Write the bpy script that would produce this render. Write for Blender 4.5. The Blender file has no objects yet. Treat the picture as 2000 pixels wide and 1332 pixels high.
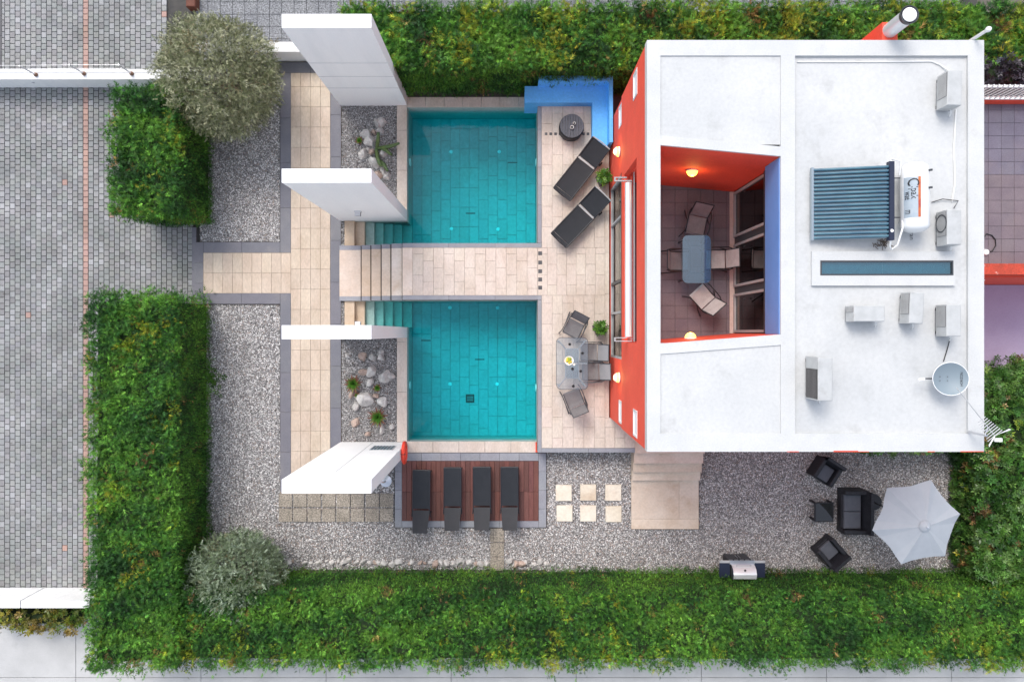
import bpy, bmesh, math, random
import numpy as np
from mathutils import Vector, Matrix

# ------------------------------------------------------------------ camera, world, light
scene = bpy.context.scene
H, F = 21.54, 1400.0                     # drone height (m) and focal length in photo pixels
cam_d = bpy.data.cameras.new("camera"); cam = bpy.data.objects.new("camera", cam_d)
scene.collection.objects.link(cam)
cam.location = (0, 0, H); cam.rotation_euler = (0, 0, 0)
cam_d.sensor_width = 36.0; cam_d.lens = F / 2000 * 36; cam_d.shift_y = -0.008
cam_d.clip_start = 0.1; cam_d.clip_end = 2000
scene.camera = cam
SUN_EL, SUN_AZ = math.radians(54), math.radians(-25)      # azimuth clockwise from +Y
sd = Vector((math.sin(SUN_AZ) * math.cos(SUN_EL), math.cos(SUN_AZ) * math.cos(SUN_EL), math.sin(SUN_EL)))
world = bpy.data.worlds.new("World"); scene.world = world; world.use_nodes = True
wn = world.node_tree.nodes; wl = world.node_tree.links
sky = wn.new("ShaderNodeTexSky"); sky.sky_type = 'NISHITA'; sky.sun_disc = False
sky.sun_elevation = SUN_EL; sky.sun_rotation = SUN_AZ
sky.air_density = 1.0; sky.dust_density = 2.5; sky.ozone_density = 1.0
hsv = wn.new("ShaderNodeHueSaturation"); hsv.inputs["Saturation"].default_value = 0.5      # veiled, overcast sky
wl.new(sky.outputs[0], hsv.inputs["Color"]); wl.new(hsv.outputs[0], wn["Background"].inputs[0]); wn["Background"].inputs[1].default_value = 0.15
sun_d = bpy.data.lights.new("sun", 'SUN'); sun = bpy.data.objects.new("sun", sun_d)
scene.collection.objects.link(sun)
sun_d.energy = 0.7; sun_d.angle = math.radians(24); sun_d.color = (1.0, 0.93, 0.84)
sun.rotation_euler = sd.to_track_quat('Z', 'Y').to_euler()
vs = scene.view_settings
vs.view_transform = 'Standard'; vs.look = 'None'; vs.gamma = 1.0; vs.exposure = 1.08; vs.use_curve_mapping = False

random.seed(7); rng = np.random.default_rng(7)
COL = scene.collection

def P(px, py, z=0.0):
    s = (H - z) / F
    return ((px - 1000) * s, (650 - py) * s)
def PX(px, z=0.0): return (px - 1000) * (H - z) / F
def PY(py, z=0.0): return (650 - py) * (H - z) / F

# ------------------------------------------------------------------ materials
MATS = {}
def mat(name, col, rough=0.7, col2=None, scale=3.0, amt=1.0, detail=5.0, bump=0.0, bscale=60.0, metal=0.0, spec=0.5,
        attr=False, emit=None, estr=0.0, fine=0.0, fscale=90.0, stain=None, sscale=0.8, spos=(0.52, 0.68), transl=0.0, stretch=None):
    m = bpy.data.materials.new(name); MATS[name] = m; m.use_nodes = True
    nt = m.node_tree; N = nt.nodes; L = nt.links; b = N["Principled BSDF"]
    b.inputs["Roughness"].default_value = rough; b.inputs["Metallic"].default_value = metal
    b.inputs["Specular IOR Level"].default_value = spec
    geo = N.new("ShaderNodeNewGeometry"); pos = geo.outputs["Position"]
    if stretch:
        mp = N.new("ShaderNodeMapping"); mp.inputs["Scale"].default_value = stretch; L.new(pos, mp.inputs[0]); pos = mp.outputs[0]
    def noise(sc, det=5.0):
        n = N.new("ShaderNodeTexNoise"); n.inputs["Scale"].default_value = sc; n.inputs["Detail"].default_value = det
        n.inputs["Roughness"].default_value = 0.62; L.new(pos, n.inputs["Vector"]); return n.outputs["Fac"]
    def ramp(f, a, c):
        r = N.new("ShaderNodeMapRange"); r.inputs[1].default_value = a; r.inputs[2].default_value = c; L.new(f, r.inputs[0]); return r.outputs[0]
    def mix(f, a, c, mode='MIX'):
        x = N.new("ShaderNodeMix"); x.data_type = 'RGBA'; x.blend_type = mode
        for k, v in ((0, f), (6, a), (7, c)):
            if hasattr(v, "links"): L.new(v, x.inputs[k])
            else: x.inputs[k].default_value = v if k == 0 else (*v[:3], 1)
        return x.outputs[2]
    cur = (*col, 1)
    if col2 is not None: 
        f = ramp(noise(scale, detail), 0.35, 0.65)
        if amt != 1.0:
            q = N.new("ShaderNodeMath"); q.operation = 'MULTIPLY'; q.inputs[1].default_value = amt; L.new(f, q.inputs[0]); f = q.outputs[0]
        cur = mix(f, col, col2)
    if attr:
        a = N.new("ShaderNodeAttribute"); a.attribute_name = "Col"
        cur = mix(1.0, a.outputs["Color"], cur, 'MULTIPLY')
    if stain is not None: cur = mix(ramp(noise(sscale, 8), *spos), cur, stain)
    if fine:
        g = ramp(noise(fscale, 2), 0.3, 0.7)
        d = mix(g, (1 - fine,) * 3, (1 + fine,) * 3)
        cur = mix(1.0, cur, d, 'MULTIPLY')
    if hasattr(cur, "links"): L.new(cur, b.inputs["Base Color"])
    else: b.inputs["Base Color"].default_value = (*col, 1)
    if bump:
        bn = N.new("ShaderNodeBump"); bn.inputs["Strength"].default_value = bump; bn.inputs["Distance"].default_value = 0.02
        L.new(noise(bscale, 4), bn.inputs["Height"]); L.new(bn.outputs[0], b.inputs["Normal"])
    if emit: b.inputs["Emission Color"].default_value = (*emit, 1); b.inputs["Emission Strength"].default_value = estr
    if transl:
        t = N.new("ShaderNodeBsdfTranslucent"); ms = N.new("ShaderNodeMixShader"); ms.inputs[0].default_value = transl
        if hasattr(cur, "links"): L.new(cur, t.inputs[0])
        else: t.inputs[0].default_value = (*col, 1)
        L.new(b.outputs[0], ms.inputs[1]); L.new(t.outputs[0], ms.inputs[2]); L.new(ms.outputs[0], N["Material Output"].inputs[0])
    return m

def glass_mat(name, tint, refl=0.06, rough=0.02, vol=None, ripple=0.0):
    m = bpy.data.materials.new(name); MATS[name] = m; m.use_nodes = True
    nt = m.node_tree; N = nt.nodes; L = nt.links; N.remove(N["Principled BSDF"])
    t = N.new("ShaderNodeBsdfTransparent"); t.inputs[0].default_value = (*tint, 1)
    g = N.new("ShaderNodeBsdfGlossy"); g.inputs["Roughness"].default_value = rough
    lw = N.new("ShaderNodeLayerWeight"); lw.inputs[0].default_value = 0.5
    p = N.new("ShaderNodeMath"); p.operation = 'POWER'; p.inputs[1].default_value = 4.0; L.new(lw.outputs["Facing"], p.inputs[0])
    q = N.new("ShaderNodeMath"); q.operation = 'MULTIPLY_ADD'; q.inputs[1].default_value = 0.7; q.inputs[2].default_value = refl
    L.new(p.outputs[0], q.inputs[0])
    ms = N.new("ShaderNodeMixShader"); L.new(q.outputs[0], ms.inputs[0]); L.new(t.outputs[0], ms.inputs[1]); L.new(g.outputs[0], ms.inputs[2])
    L.new(ms.outputs[0], N["Material Output"].inputs[0])
    if ripple:
        geo = N.new("ShaderNodeNewGeometry"); n = N.new("ShaderNodeTexNoise"); n.inputs["Scale"].default_value = 2.5
        L.new(geo.outputs["Position"], n.inputs["Vector"]); bn = N.new("ShaderNodeBump"); bn.inputs["Strength"].default_value = ripple
        bn.inputs["Distance"].default_value = 0.05; L.new(n.outputs[0], bn.inputs["Height"]); L.new(bn.outputs[0], g.inputs["Normal"])
    if vol:
        a = N.new("ShaderNodeVolumeAbsorption"); a.inputs[0].default_value = (*vol[0], 1); a.inputs[1].default_value = vol[1]
        L.new(a.outputs[0], N["Material Output"].inputs[1])
    return m

mat("soil", (0.10, 0.085, 0.075), 0.95, (0.16, 0.14, 0.125), 1.2)
mat("grout", (0.045, 0.045, 0.045), 0.95, (0.075, 0.07, 0.065), 4)
mat("grout_beige", (0.26, 0.22, 0.18), 0.95, (0.34, 0.29, 0.24), 4)
mat("paver", (1, 1, 1), 0.85, (0.70, 0.72, 0.70), 0.7, attr=True, fine=0.22, fscale=55, bump=0.25, stain=(0.13, 0.13, 0.12), sscale=0.5, spos=(0.52, 1.25))
mat("beige_tile", (1, 1, 1), 0.55, (0.86, 0.83, 0.80), 2.2, attr=True, fine=0.10, fscale=22, stain=(0.40, 0.30, 0.215), sscale=1.3, spos=(0.52, 0.95), stretch=(1, 0.45, 1))
mat("stone_step", (1, 1, 1), 0.6, (0.88, 0.83, 0.78), 1.7, attr=True, fine=0.07, fscale=15, stain=(0.42, 0.27, 0.16), sscale=1.3, spos=(0.54, 0.84))
mat("grey_tile", (1, 1, 1), 0.6, (0.85, 0.86, 0.9), 3.0, attr=True, fine=0.12, fscale=40, stain=(0.28, 0.26, 0.25), sscale=1.5, spos=(0.55, 0.95))
mat("terrace_tile", (1, 1, 1), 0.6, (0.82, 0.80, 0.84), 2.0, attr=True, fine=0.12, fscale=30, stain=(0.22, 0.17, 0.17), sscale=0.9, spos=(0.5, 0.9))
mat("pool_tile", (1, 1, 1), 0.5, (0.88, 0.9, 0.88), 1.6, attr=True, fine=0.10, fscale=12, stain=(0.34, 0.42, 0.40), sscale=0.7, spos=(0.45, 0.85))
mat("aggregate", (0.25, 0.22, 0.18), 0.9, (0.34, 0.30, 0.25), 2, fine=0.6, fscale=26, bump=0.6, bscale=40)
mat("aggregate_grey", (0.17, 0.175, 0.19), 0.9, (0.22, 0.225, 0.235), 2, fine=0.75, fscale=24, bump=0.6, bscale=40)
mat("pebble", (1, 1, 1), 0.85, attr=True)
mat("gravel_bed", (0.17, 0.165, 0.165), 0.95, (0.27, 0.26, 0.26), 14, fine=0.6, fscale=40)
mat("wood_plank", (1, 1, 1), 0.6, (0.72, 0.66, 0.66), 6, attr=True, fine=0.25, fscale=30, stretch=(6, 0.7, 1), stain=(0.035, 0.014, 0.012), sscale=1.1, spos=(0.62, 0.9))
mat("concrete", (0.48, 0.48, 0.475), 0.85, (0.40, 0.40, 0.395), 0.9, fine=0.05, fscale=30, stain=(0.34, 0.335, 0.33), sscale=2.2, spos=(0.58, 0.95))
mat("white_wall", (0.88, 0.88, 0.88), 0.75, (0.85, 0.855, 0.86), 0.9, fine=0.02, fscale=20, stain=(0.70, 0.71, 0.73), sscale=0.7, spos=(0.54, 0.95), stretch=(2.2, 2.2, .3))
mat("white_old", (0.80, 0.80, 0.80), 0.8, (0.70, 0.70, 0.70), 2.5, fine=0.05, fscale=25, stain=(0.40, 0.38, 0.36), sscale=2.2, spos=(0.60, 0.85))
mat("joint_grey", (0.42, 0.43, 0.45), 0.9)
mat("roof_white", (0.54, 0.545, 0.54), 0.75, (0.475, 0.485, 0.487), 0.55, fine=0.05, fscale=14, stain=(0.34, 0.34, 0.335), sscale=1.6, spos=(0.56, 0.92))
mat("parapet_white", (0.545, 0.55, 0.545), 0.75, (0.495, 0.505, 0.505), 1.6, fine=0.05, fscale=30, stain=(0.42, 0.41, 0.39), sscale=3.0, spos=(0.60, 0.86))
mat("red_paint", (0.80, 0.090, 0.048), 0.75, (0.72, 0.076, 0.040), 1.5, fine=0.07, fscale=22, stain=(0.60, 0.10, 0.06), sscale=1.2, spos=(0.55, 1.0))
mat("red_worn", (0.52, 0.06, 0.03), 0.8, (0.36, 0.05, 0.025), 5, fine=0.2, fscale=25, stain=(0.62, 0.5, 0.45), sscale=6, spos=(0.60, 0.75))
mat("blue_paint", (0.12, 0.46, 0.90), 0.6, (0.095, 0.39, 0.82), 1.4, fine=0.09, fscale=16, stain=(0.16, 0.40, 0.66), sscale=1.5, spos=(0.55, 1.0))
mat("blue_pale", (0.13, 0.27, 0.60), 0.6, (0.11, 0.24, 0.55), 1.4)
mat("lilac_paint", (0.48, 0.40, 0.56), 0.7, (0.42, 0.34, 0.50), 0.8, fine=0.04, fscale=20)
mat("silver", (0.72, 0.74, 0.76), 0.28, metal=0.35)
mat("steel", (0.62, 0.63, 0.66), 0.3, metal=1.0)
mat("alu_frame", (0.40, 0.41, 0.42), 0.45, (0.34, 0.35, 0.36), 4)
mat("dark_frame", (0.045, 0.05, 0.058), 0.5)
mat("black_metal", (0.012, 0.013, 0.018), 0.45)
mat("black_sling", (0.006, 0.009, 0.014), 0.7, (0.010, 0.013, 0.019), 5, fine=0.25, fscale=60)
mat("sling_back", (0.013, 0.015, 0.019), 0.7, (0.019, 0.020, 0.025), 5, fine=0.2, fscale=60)
mat("grey_sling", (0.15, 0.145, 0.15), 0.75, (0.19, 0.185, 0.19), 4, fine=0.15, fscale=60)
mat("grey_sling_pale", (0.24, 0.24, 0.25), 0.75, (0.28, 0.275, 0.285), 4, fine=0.12, fscale=60)
mat("beige_sling", (0.36, 0.32, 0.31), 0.8, (0.44, 0.40, 0.39), 5, fine=0.12, fscale=60)
mat("taupe_sling", (0.20, 0.17, 0.175), 0.8, (0.25, 0.215, 0.22), 5, fine=0.12, fscale=60)
mat("rattan", (0.008, 0.009, 0.013), 0.55, (0.018, 0.019, 0.026), 9, fine=0.4, fscale=45, bump=0.5, bscale=70)
mat("cushion", (0.085, 0.092, 0.11), 0.9, (0.10, 0.107, 0.125), 6, fine=0.06)
mat("drum_wood", (0.055, 0.06, 0.075), 0.65, (0.09, 0.095, 0.115), 8, fine=0.2, stretch=(6, 0.8, 1))
mat("canopy", (0.50, 0.535, 0.575), 0.8, (0.44, 0.475, 0.52), 1.2, transl=0.25)
mat("white_enamel", (0.74, 0.75, 0.75), 0.25)
mat("ac_white", (0.46, 0.47, 0.47), 0.5, (0.40, 0.41, 0.41), 5, stain=(0.30, 0.29, 0.28), sscale=4, spos=(.55, .9))
mat("ac_grill", (0.13, 0.125, 0.13), 0.6, (0.17, 0.165, 0.17), 30)
mat("ac_dark", (0.035, 0.035, 0.033), 0.6)
mat("dish", (0.20, 0.25, 0.285), 0.5)
mat("pale_plastic", (0.82, 0.82, 0.82), 0.45)
mat("ink", (0.012, 0.013, 0.016), 0.6)
mat("label_grey", (0.30, 0.36, 0.42), 0.5, (0.36, 0.41, 0.45), 8)
mat("label_red", (0.34, 0.03, 0.012), 0.5, (0.50, 0.15, 0.03), 9)
mat("solar_tube", (0.018, 0.085, 0.14), 0.12, (0.045, 0.14, 0.19), 2.5, spec=1.0)
mat("solar_reflector", (0.34, 0.40, 0.44), 0.3, metal=0.6)
mat("navy", (0.014, 0.020, 0.045), 0.4)
mat("rust", (0.17, 0.07, 0.04), 0.8, (0.26, 0.16, 0.11), 25)
mat("rust_box", (0.10, 0.025, 0.012), 0.7, (0.13, 0.035, 0.016), 8)
mat("lifebuoy", (0.75, 0.06, 0.03), 0.45)
mat("rope", (0.8, 0.75, 0.7), 0.9)
mat("lamp_glow", (0.9, 0.6, 0.2), 0.4, emit=(1.0, 0.50, 0.06), estr=2.6)
mat("pool_lamp", (0.85, 0.9, 0.9), 0.3)
mat("rock_white", (0.62, 0.60, 0.57), 0.9, (0.42, 0.405, 0.39), 6, fine=0.18, fscale=30, bump=0.5, bscale=25)
mat("rock_pink", (0.52, 0.39, 0.32), 0.9, (0.38, 0.30, 0.26), 6, fine=0.18, fscale=30, bump=0.5, bscale=25)
mat("leaf", (1, 1, 1), 0.6, attr=True, transl=0.28, spec=0.3)
mat("leaf_gloss", (1, 1, 1), 0.38, attr=True, transl=0.2, spec=0.5)
mat("olive_leaf", (1, 1, 1), 0.55, attr=True, transl=0.15, spec=0.4)
mat("hedge_core", (0.012, 0.028, 0.008), 0.95, (0.020, 0.036, 0.010), 6)
mat("bark", (0.16, 0.12, 0.095), 0.9, (0.10, 0.075, 0.06), 12, bump=0.6, bscale=40)
mat("cactus", (0.10, 0.14, 0.035), 0.6, (0.06, 0.11, 0.04), 9)
mat("agave", (1, 1, 1), 0.5, attr=True)
mat("terracotta", (0.06, 0.055, 0.05), 0.6)
mat("lemon", (0.62, 0.52, 0.05), 0.5)
mat("lime", (0.28, 0.36, 0.03), 0.5)
mat("porcelain", (0.85, 0.84, 0.8), 0.25)
mat("hose", (0.012, 0.012, 0.013), 0.5)
mat("cable_white", (0.75, 0.75, 0.73), 0.5)
mat("dark_floor", (0.05, 0.045, 0.042), 0.6)
mat("interior_floor", (0.34, 0.26, 0.19), 0.5, (0.28, 0.21, 0.15), 3)
glass_mat("window_glass", (0.55, 0.58, 0.55), 0.16)
glass_mat("dark_glass", (0.10, 0.105, 0.115), 0.10)
glass_mat("rail_glass", (0.75, 0.80, 0.80), 0.25, 0.08)
glass_mat("table_glass", (0.90, 0.93, 0.95), 0.12, 0.05)
glass_mat("blue_glass", (0.55, 0.76, 0.86), 0.17, 0.05)
glass_mat("skylight_glass", (0.40, 0.72, 0.78), 0.16, 0.03)
glass_mat("pool_water", (0.97, 1.0, 1.0), 0.02, 0.02, vol=((0.0, 0.937, 0.962), 2.4), ripple=0.04)

# ------------------------------------------------------------------ mesh helpers
OFFS = {}
class MB:
    def __init__(s): s.v = []; s.f = []; s.c = []; s.col = None
    def add(s, vs, fs, Mx=None):
        o = len(s.v)
        s.v += [tuple(Mx @ Vector(p)) if Mx is not None else tuple(p) for p in vs]
        s.f += [tuple(i + o for i in f) for f in fs]
        if s.col is not None: s.c += [s.col] * len(vs)
        return s
    def boxb(s, x0, x1, y0, y1, z0, z1, Mx=None):
        return s.add([(x0, y0, z0), (x1, y0, z0), (x1, y1, z0), (x0, y1, z0), (x0, y0, z1), (x1, y0, z1), (x1, y1, z1), (x0, y1, z1)],
                     [(3, 2, 1, 0), (4, 5, 6, 7), (0, 1, 5, 4), (1, 2, 6, 5), (2, 3, 7, 6), (3, 0, 4, 7)], Mx)
    def box(s, c, d, Mx=None):
        return s.boxb(c[0] - d[0] / 2, c[0] + d[0] / 2, c[1] - d[1] / 2, c[1] + d[1] / 2, c[2] - d[2] / 2, c[2] + d[2] / 2, Mx)
    def bevbox(s, x0, x1, y0, y1, z0, z1, b, Mx=None):          # top edges chamfered, no bottom
        v = [(x0, y0, z0), (x1, y0, z0), (x1, y1, z0), (x0, y1, z0), (x0, y0, z1 - b), (x1, y0, z1 - b), (x1, y1, z1 - b), (x0, y1, z1 - b),
             (x0 + b, y0 + b, z1), (x1 - b, y0 + b, z1), (x1 - b, y1 - b, z1), (x0 + b, y1 - b, z1)]
        f = [(8, 9, 10, 11)]
        for i in range(4):
            j = (i + 1) % 4
            f += [(i, j, 4 + j, 4 + i), (4 + i, 4 + j, 8 + j, 8 + i)]
        return s.add(v, f, Mx)
    def cyl(s, p0, p1, r0, r1=None, n=12, caps=True, Mx=None):
        r1 = r0 if r1 is None else r1
        p0 = Vector(p0); p1 = Vector(p1); d = (p1 - p0).normalized()
        a = d.orthogonal().normalized(); b = d.cross(a)
        v = []; 
        for p, r in ((p0, r0), (p1, r1)):
            for i in range(n):
                t = 2 * math.pi * i / n; v.append(p + a * (r * math.cos(t)) + b * (r * math.sin(t)))
        f = [(i, (i + 1) % n, n + (i + 1) % n, n + i) for i in range(n)]
        if caps: f += [tuple(range(n - 1, -1, -1)), tuple(range(n, 2 * n))]
        return s.add(v, f, Mx)
    def tube(s, pts, r, n=8, Mx=None):
        pts = [Vector(p) for p in pts]; rs = r if isinstance(r, (list, tuple)) else [r] * len(pts)
        v = []; a = None
        for k, p in enumerate(pts):
            d = (pts[min(k + 1, len(pts) - 1)] - pts[max(k - 1, 0)]).normalized()
            a = d.orthogonal().normalized() if a is None else (a - d * a.dot(d)).normalized()
            b = d.cross(a)
            for i in range(n):
                t = 2 * math.pi * i / n; v.append(p + a * (rs[k] * math.cos(t)) + b * (rs[k] * math.sin(t)))
        f = []
        for k in range(len(pts) - 1):
            for i in range(n):
                j = (i + 1) % n; f.append((k * n + i, k * n + j, (k + 1) * n + j, (k + 1) * n + i))
        f += [tuple(range(n - 1, -1, -1)), tuple(range((len(pts) - 1) * n, len(pts) * n))]
        return s.add(v, f, Mx)
    def prism(s, poly, z0, z1, Mx=None):
        n = len(poly); v = [(x, y, z0) for x, y in poly] + [(x, y, z1) for x, y in poly]
        f = [tuple(range(n - 1, -1, -1)), tuple(range(n, 2 * n))] + [(i, (i + 1) % n, n + (i + 1) % n, n + i) for i in range(n)]
        return s.add(v, f, Mx)
    def lathe(s, prof, n=20, Mx=None, ang=2 * math.pi):
        v = [(r * math.cos(ang * i / n), r * math.sin(ang * i / n), z) for r, z in prof for i in range(n)]
        f = []
        for k in range(len(prof) - 1):
            for i in range(n):
                j = (i + 1) % n; f.append((k * n + i, k * n + j, (k + 1) * n + j, (k + 1) * n + i))
        return s.add(v, f, Mx)
    def sheet(s, grid, th=0.0, Mx=None):                         # grid[i][j] of points, optional thickness downwards
        ni, nj = len(grid), len(grid[0]); v = [p for r in grid for p in r]
        f = [(i * nj + j, (i + 1) * nj + j, (i + 1) * nj + j + 1, i * nj + j + 1) for i in range(ni - 1) for j in range(nj - 1)]
        if th:
            o = ni * nj; v += [(p[0], p[1], p[2] - th) for r in grid for p in r]
            f += [tuple(o + k for k in reversed(q)) for q in f[:]]
            ring = [(i, 0) for i in range(ni)] + [(ni - 1, j) for j in range(1, nj)] + [(i, nj - 1) for i in range(ni - 2, -1, -1)] + [(0, j) for j in range(nj - 2, 0, -1)]
            ids = [i * nj + j for i, j in ring]
            for k in range(len(ids)):
                a, b = ids[k], ids[(k + 1) % len(ids)]; f.append((b, a, a + o, b + o))
        return s.add(v, f, Mx)
    def mesh(s, name, m, off=(0, 0, 0), smooth=False, recalc=True):
        me = bpy.data.meshes.new(name)
        me.from_pydata([(x - off[0], y - off[1], z - off[2]) for x, y, z in s.v], [], s.f)
        if recalc:
            bm = bmesh.new(); bm.from_mesh(me); bmesh.ops.recalc_face_normals(bm, faces=bm.faces); bm.to_mesh(me); bm.free()
        if s.c:
            a = me.color_attributes.new("Col", 'FLOAT_COLOR', 'POINT')
            a.data.foreach_set("color", np.array([(*c, 1) for c in s.c], dtype=np.float32).ravel())
        if smooth:
            me.shade_smooth(); me.set_sharp_from_angle(angle=0.7)
        me.materials.append(MATS[m]); return me
    def build(s, name, m, parent=None, off=None, smooth=False):
        if off is None: off = OFFS.get(parent.name, (0, 0, 0)) if parent is not None else (0, 0, 0)
        o = link(name, s.mesh(name, m, tuple(off), smooth), parent); OFFS[o.name] = tuple(off)
        return o

def link(name, me, parent=None, loc=None, rz=None):
    o = bpy.data.objects.new(name, me); COL.objects.link(o)
    if parent is not None: o.parent = parent
    if loc is not None: o.location = loc
    if rz is not None: o.rotation_euler = (0, 0, rz)
    return o
def tag(o, label=None, cat=None, group=None, kind=None):
    if label: o["label"] = label
    if cat: o["category"] = cat
    if group: o["group"] = group
    if kind: o["kind"] = kind
    return o
def thing(name, label, cat, loc=(0, 0, 0), rz=0.0, group=None, w=False):
    o = bpy.data.objects.new(name, None); COL.objects.link(o); o.empty_display_size = 0.2
    o.location = loc; o.rotation_euler = (0, 0, rz)
    if w: OFFS[o.name] = tuple(loc)       # children are written in world coordinates
    return tag(o, label, cat, group)
def struct(name, mb, m, smooth=False): return tag(mb.build(name, m, smooth=smooth), kind="structure")
def copy_tree(o, parent=None):
    c = o.copy(); COL.objects.link(c)
    if parent is not None: c.parent = parent
    for ch in list(o.children): copy_tree(ch, c)
    return c
def rrect(x0, x1, y0, y1, r, n=5):
    pts = []
    for cx, cy, a0 in ((x1 - r, y1 - r, 0), (x0 + r, y1 - r, 90), (x0 + r, y0 + r, 180), (x1 - r, y0 + r, 270)):
        for k in range(n + 1):
            a = math.radians(a0 + 90 * k / n); pts.append((cx + r * math.cos(a), cy + r * math.sin(a)))
    return pts

# tiles: each piece an object, mesh data shared between alike pieces
TILE = {}
def piece(name, parent, m, pal, x0, x1, y0, y1, z, h=0.03, b=0.004, gap=0.004, off=(0, 0, 0)):
    w, l = round(x1 - x0 - 2 * gap, 3), round(y1 - y0 - 2 * gap, 3)
    k = random.randrange(len(pal)); key = (name, m, w, l, h, k, id(pal))
    if key not in TILE:
        q = MB(); q.col = pal[k]; q.bevbox(-w / 2, w / 2, -l / 2, l / 2, -h, 0, b); TILE[key] = q.mesh(name, m, recalc=False)
    dz = random.uniform(-0.0012, 0.0012)
    return link(name, TILE[key], parent, ((x0 + x1) / 2 - off[0], (y0 + y1) / 2 - off[1], z + dz - off[2]))
def palette(c, v, n=7, tint=0.02):
    out = []
    for i in range(n):
        k = 1 + random.uniform(-v, v); out.append(tuple(max(0.0, x * k * (1 + random.uniform(-tint, tint))) for x in c))
    return out
PAL_PATH = palette((0.55, 0.455, 0.365), 0.055, tint=.01)
PAL_DECK = palette((0.60, 0.52, 0.455), 0.03, tint=.01)
PAL_STEP = palette((0.66, 0.545, 0.45), 0.05, 4)
PAL_GREY = palette((0.165, 0.165, 0.185), 0.07)
PAL_GREY_L = palette((0.27, 0.275, 0.30), 0.07)
PAL_TERR = palette((0.19, 0.152, 0.17), 0.07)
PAL_POOL = palette((0.38, 0.47, 0.48), 0.05)
PAL_WOOD = palette((0.15, 0.055, 0.045), 0.22, 9, 0.08)
PAL_PAV = palette((0.300, 0.302, 0.304), 0.20, 14, 0.03)
PAL_PINK = palette((0.44, 0.28, 0.24), 0.10, 4)
PAL_DARK = [(0.075, 0.075, 0.08)]

# ------------------------------------------------------------------ levels and pool geometry
ZP, ZD, ZW, ZF, ZC = 0.03, 0.72, -0.25, -1.12, 0.05
PW, PE = -3.147, 0.744
POOLS = {1: (2.603, 6.754), 2: (-3.254, 0.952)}
STAIR = {1: (2.603, 3.354), 2: (0.170, 0.952)}
SX0 = PX(673, 0.04)

# ground: one sheet to the horizon, cut out round the pools
xs = [-600, SX0, PW - 0.02, PE + 0.02, 600]
ys = sorted([-600, 600, POOLS[1][0] - .02, POOLS[1][1] + .02, STAIR[1][1] + .02, POOLS[2][0] - .02, POOLS[2][1] + .02, STAIR[2][0] - .02])
g = MB()
for i in range(len(xs) - 1):
    for j in range(len(ys) - 1):
        cx, cy = (xs[i] + xs[i + 1]) / 2, (ys[j] + ys[j + 1]) / 2
        hole = any((PW < cx < PE and POOLS[k][0] < cy < POOLS[k][1]) or (SX0 < cx < PW and STAIR[k][0] < cy < STAIR[k][1]) for k in (1, 2))
        if not hole: g.add([(xs[i], ys[j], -0.07), (xs[i + 1], ys[j], -0.07), (xs[i + 1], ys[j + 1], -0.07), (xs[i], ys[j + 1], -0.07)], [(0, 1, 2, 3)])
struct("ground", g, "soil")

# ------------------------------------------------------------------ driveway of pavers
CW, CL = 0.157, 0.177
dw = struct("driveway", MB().add([(-19, -7.85, -0.035), (PX(388), -7.85, -0.035), (PX(388), 11.5, -0.035), (-19, 11.5, -0.035)], [(0, 1, 2, 3)]), "grout")
pav = []
for k in range(-26, 24):
    x0 = -12.88 + k * CW
    n0 = int(-7.7 / CL) - 1
    for j in range(n0, int(11.2 / CL)):
        y0 = j * CL + (k % 2) * CL / 2; xc, yc = x0 + CW / 2, y0 + CL / 2
        if yc < -7.74 or 7.46 < yc < 7.52: continue
        if xc > PX(375): continue
        if xc > -11.2 and yc < PY(606): continue
        if xc > -10.3 and yc > PY(425): continue
        if yc > 10.2: continue
        pink = k == 0 or any(abs(xc - PX(a)) < CW / 2 and abs(yc - PY(b)) < CL / 2 for a, b in ((127, 356), (55, 618), (127, 1066), (322, 28), (217, 415)))
        pav.append((x0, y0, pink))
pav.sort(key=lambda t: (not t[2], math.hypot(t[0] + CW / 2 - PX(300), t[1] - PY(510))))
for x0, y0, pk in pav[:300]:
    piece("paver", dw, "paver", PAL_PINK if pk else PAL_PAV, x0, x0 + CW, y0, y0 + CL, 0.02, 0.05, 0.006, 0.008)
rest = MB()
for x0, y0, pk in pav[300:]:
    rest.col = random.choice(PAL_PINK if pk else PAL_PAV); dz = random.uniform(-0.002, 0.002)
    rest.bevbox(x0 + .008, x0 + CW - .008, y0 + .008, y0 + CL - .008, -0.03, 0.02 + dz, 0.006)
ro = link("paving", rest.mesh("paving", "paver", recalc=False), dw); ro["kind"] = "stuff"
y = PY(592)
while y < PY(445):
    piece("kerb_stone", dw, "grey_tile", PAL_GREY, PX(375), PX(384), y, min(y + .5, PY(444)), 0.025, 0.05); y += 0.5
# dark kerb along the far left
y = 7.7
while y < 10.2:
    piece("kerb_stone", dw, "grey_tile", PAL_DARK, PX(-6), PX(5), y, y + .6, 0.03, 0.06); y += 0.6

# exposed-aggregate paving behind the boundary wall
ag = struct("paving", MB().add([(PX(350), 8.2, -0.045), (14, 8.2, -0.045), (14, 13, -0.045), (PX(350), 13, -0.045)], [(0, 1, 2, 3)]), "grout")
agm = {}
c = 0.37
for i in range(0, 62):
    for j in range(0, 6):
        x0, y0 = PX(382) + i * c, 8.45 + j * c
        if 12 < i and j < 3: continue
        key = "a"
        if key not in agm: agm[key] = MB().bevbox(-c / 2 + .006, c / 2 - .006, -c / 2 + .006, c / 2 - .006, -0.04, 0, 0.004).mesh("paving_slab", "aggregate_grey", recalc=False)
        link("paving_slab", agm[key], ag, (x0 + c / 2, y0 + c / 2, 0.0 + random.uniform(-.002, .002)))

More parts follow.
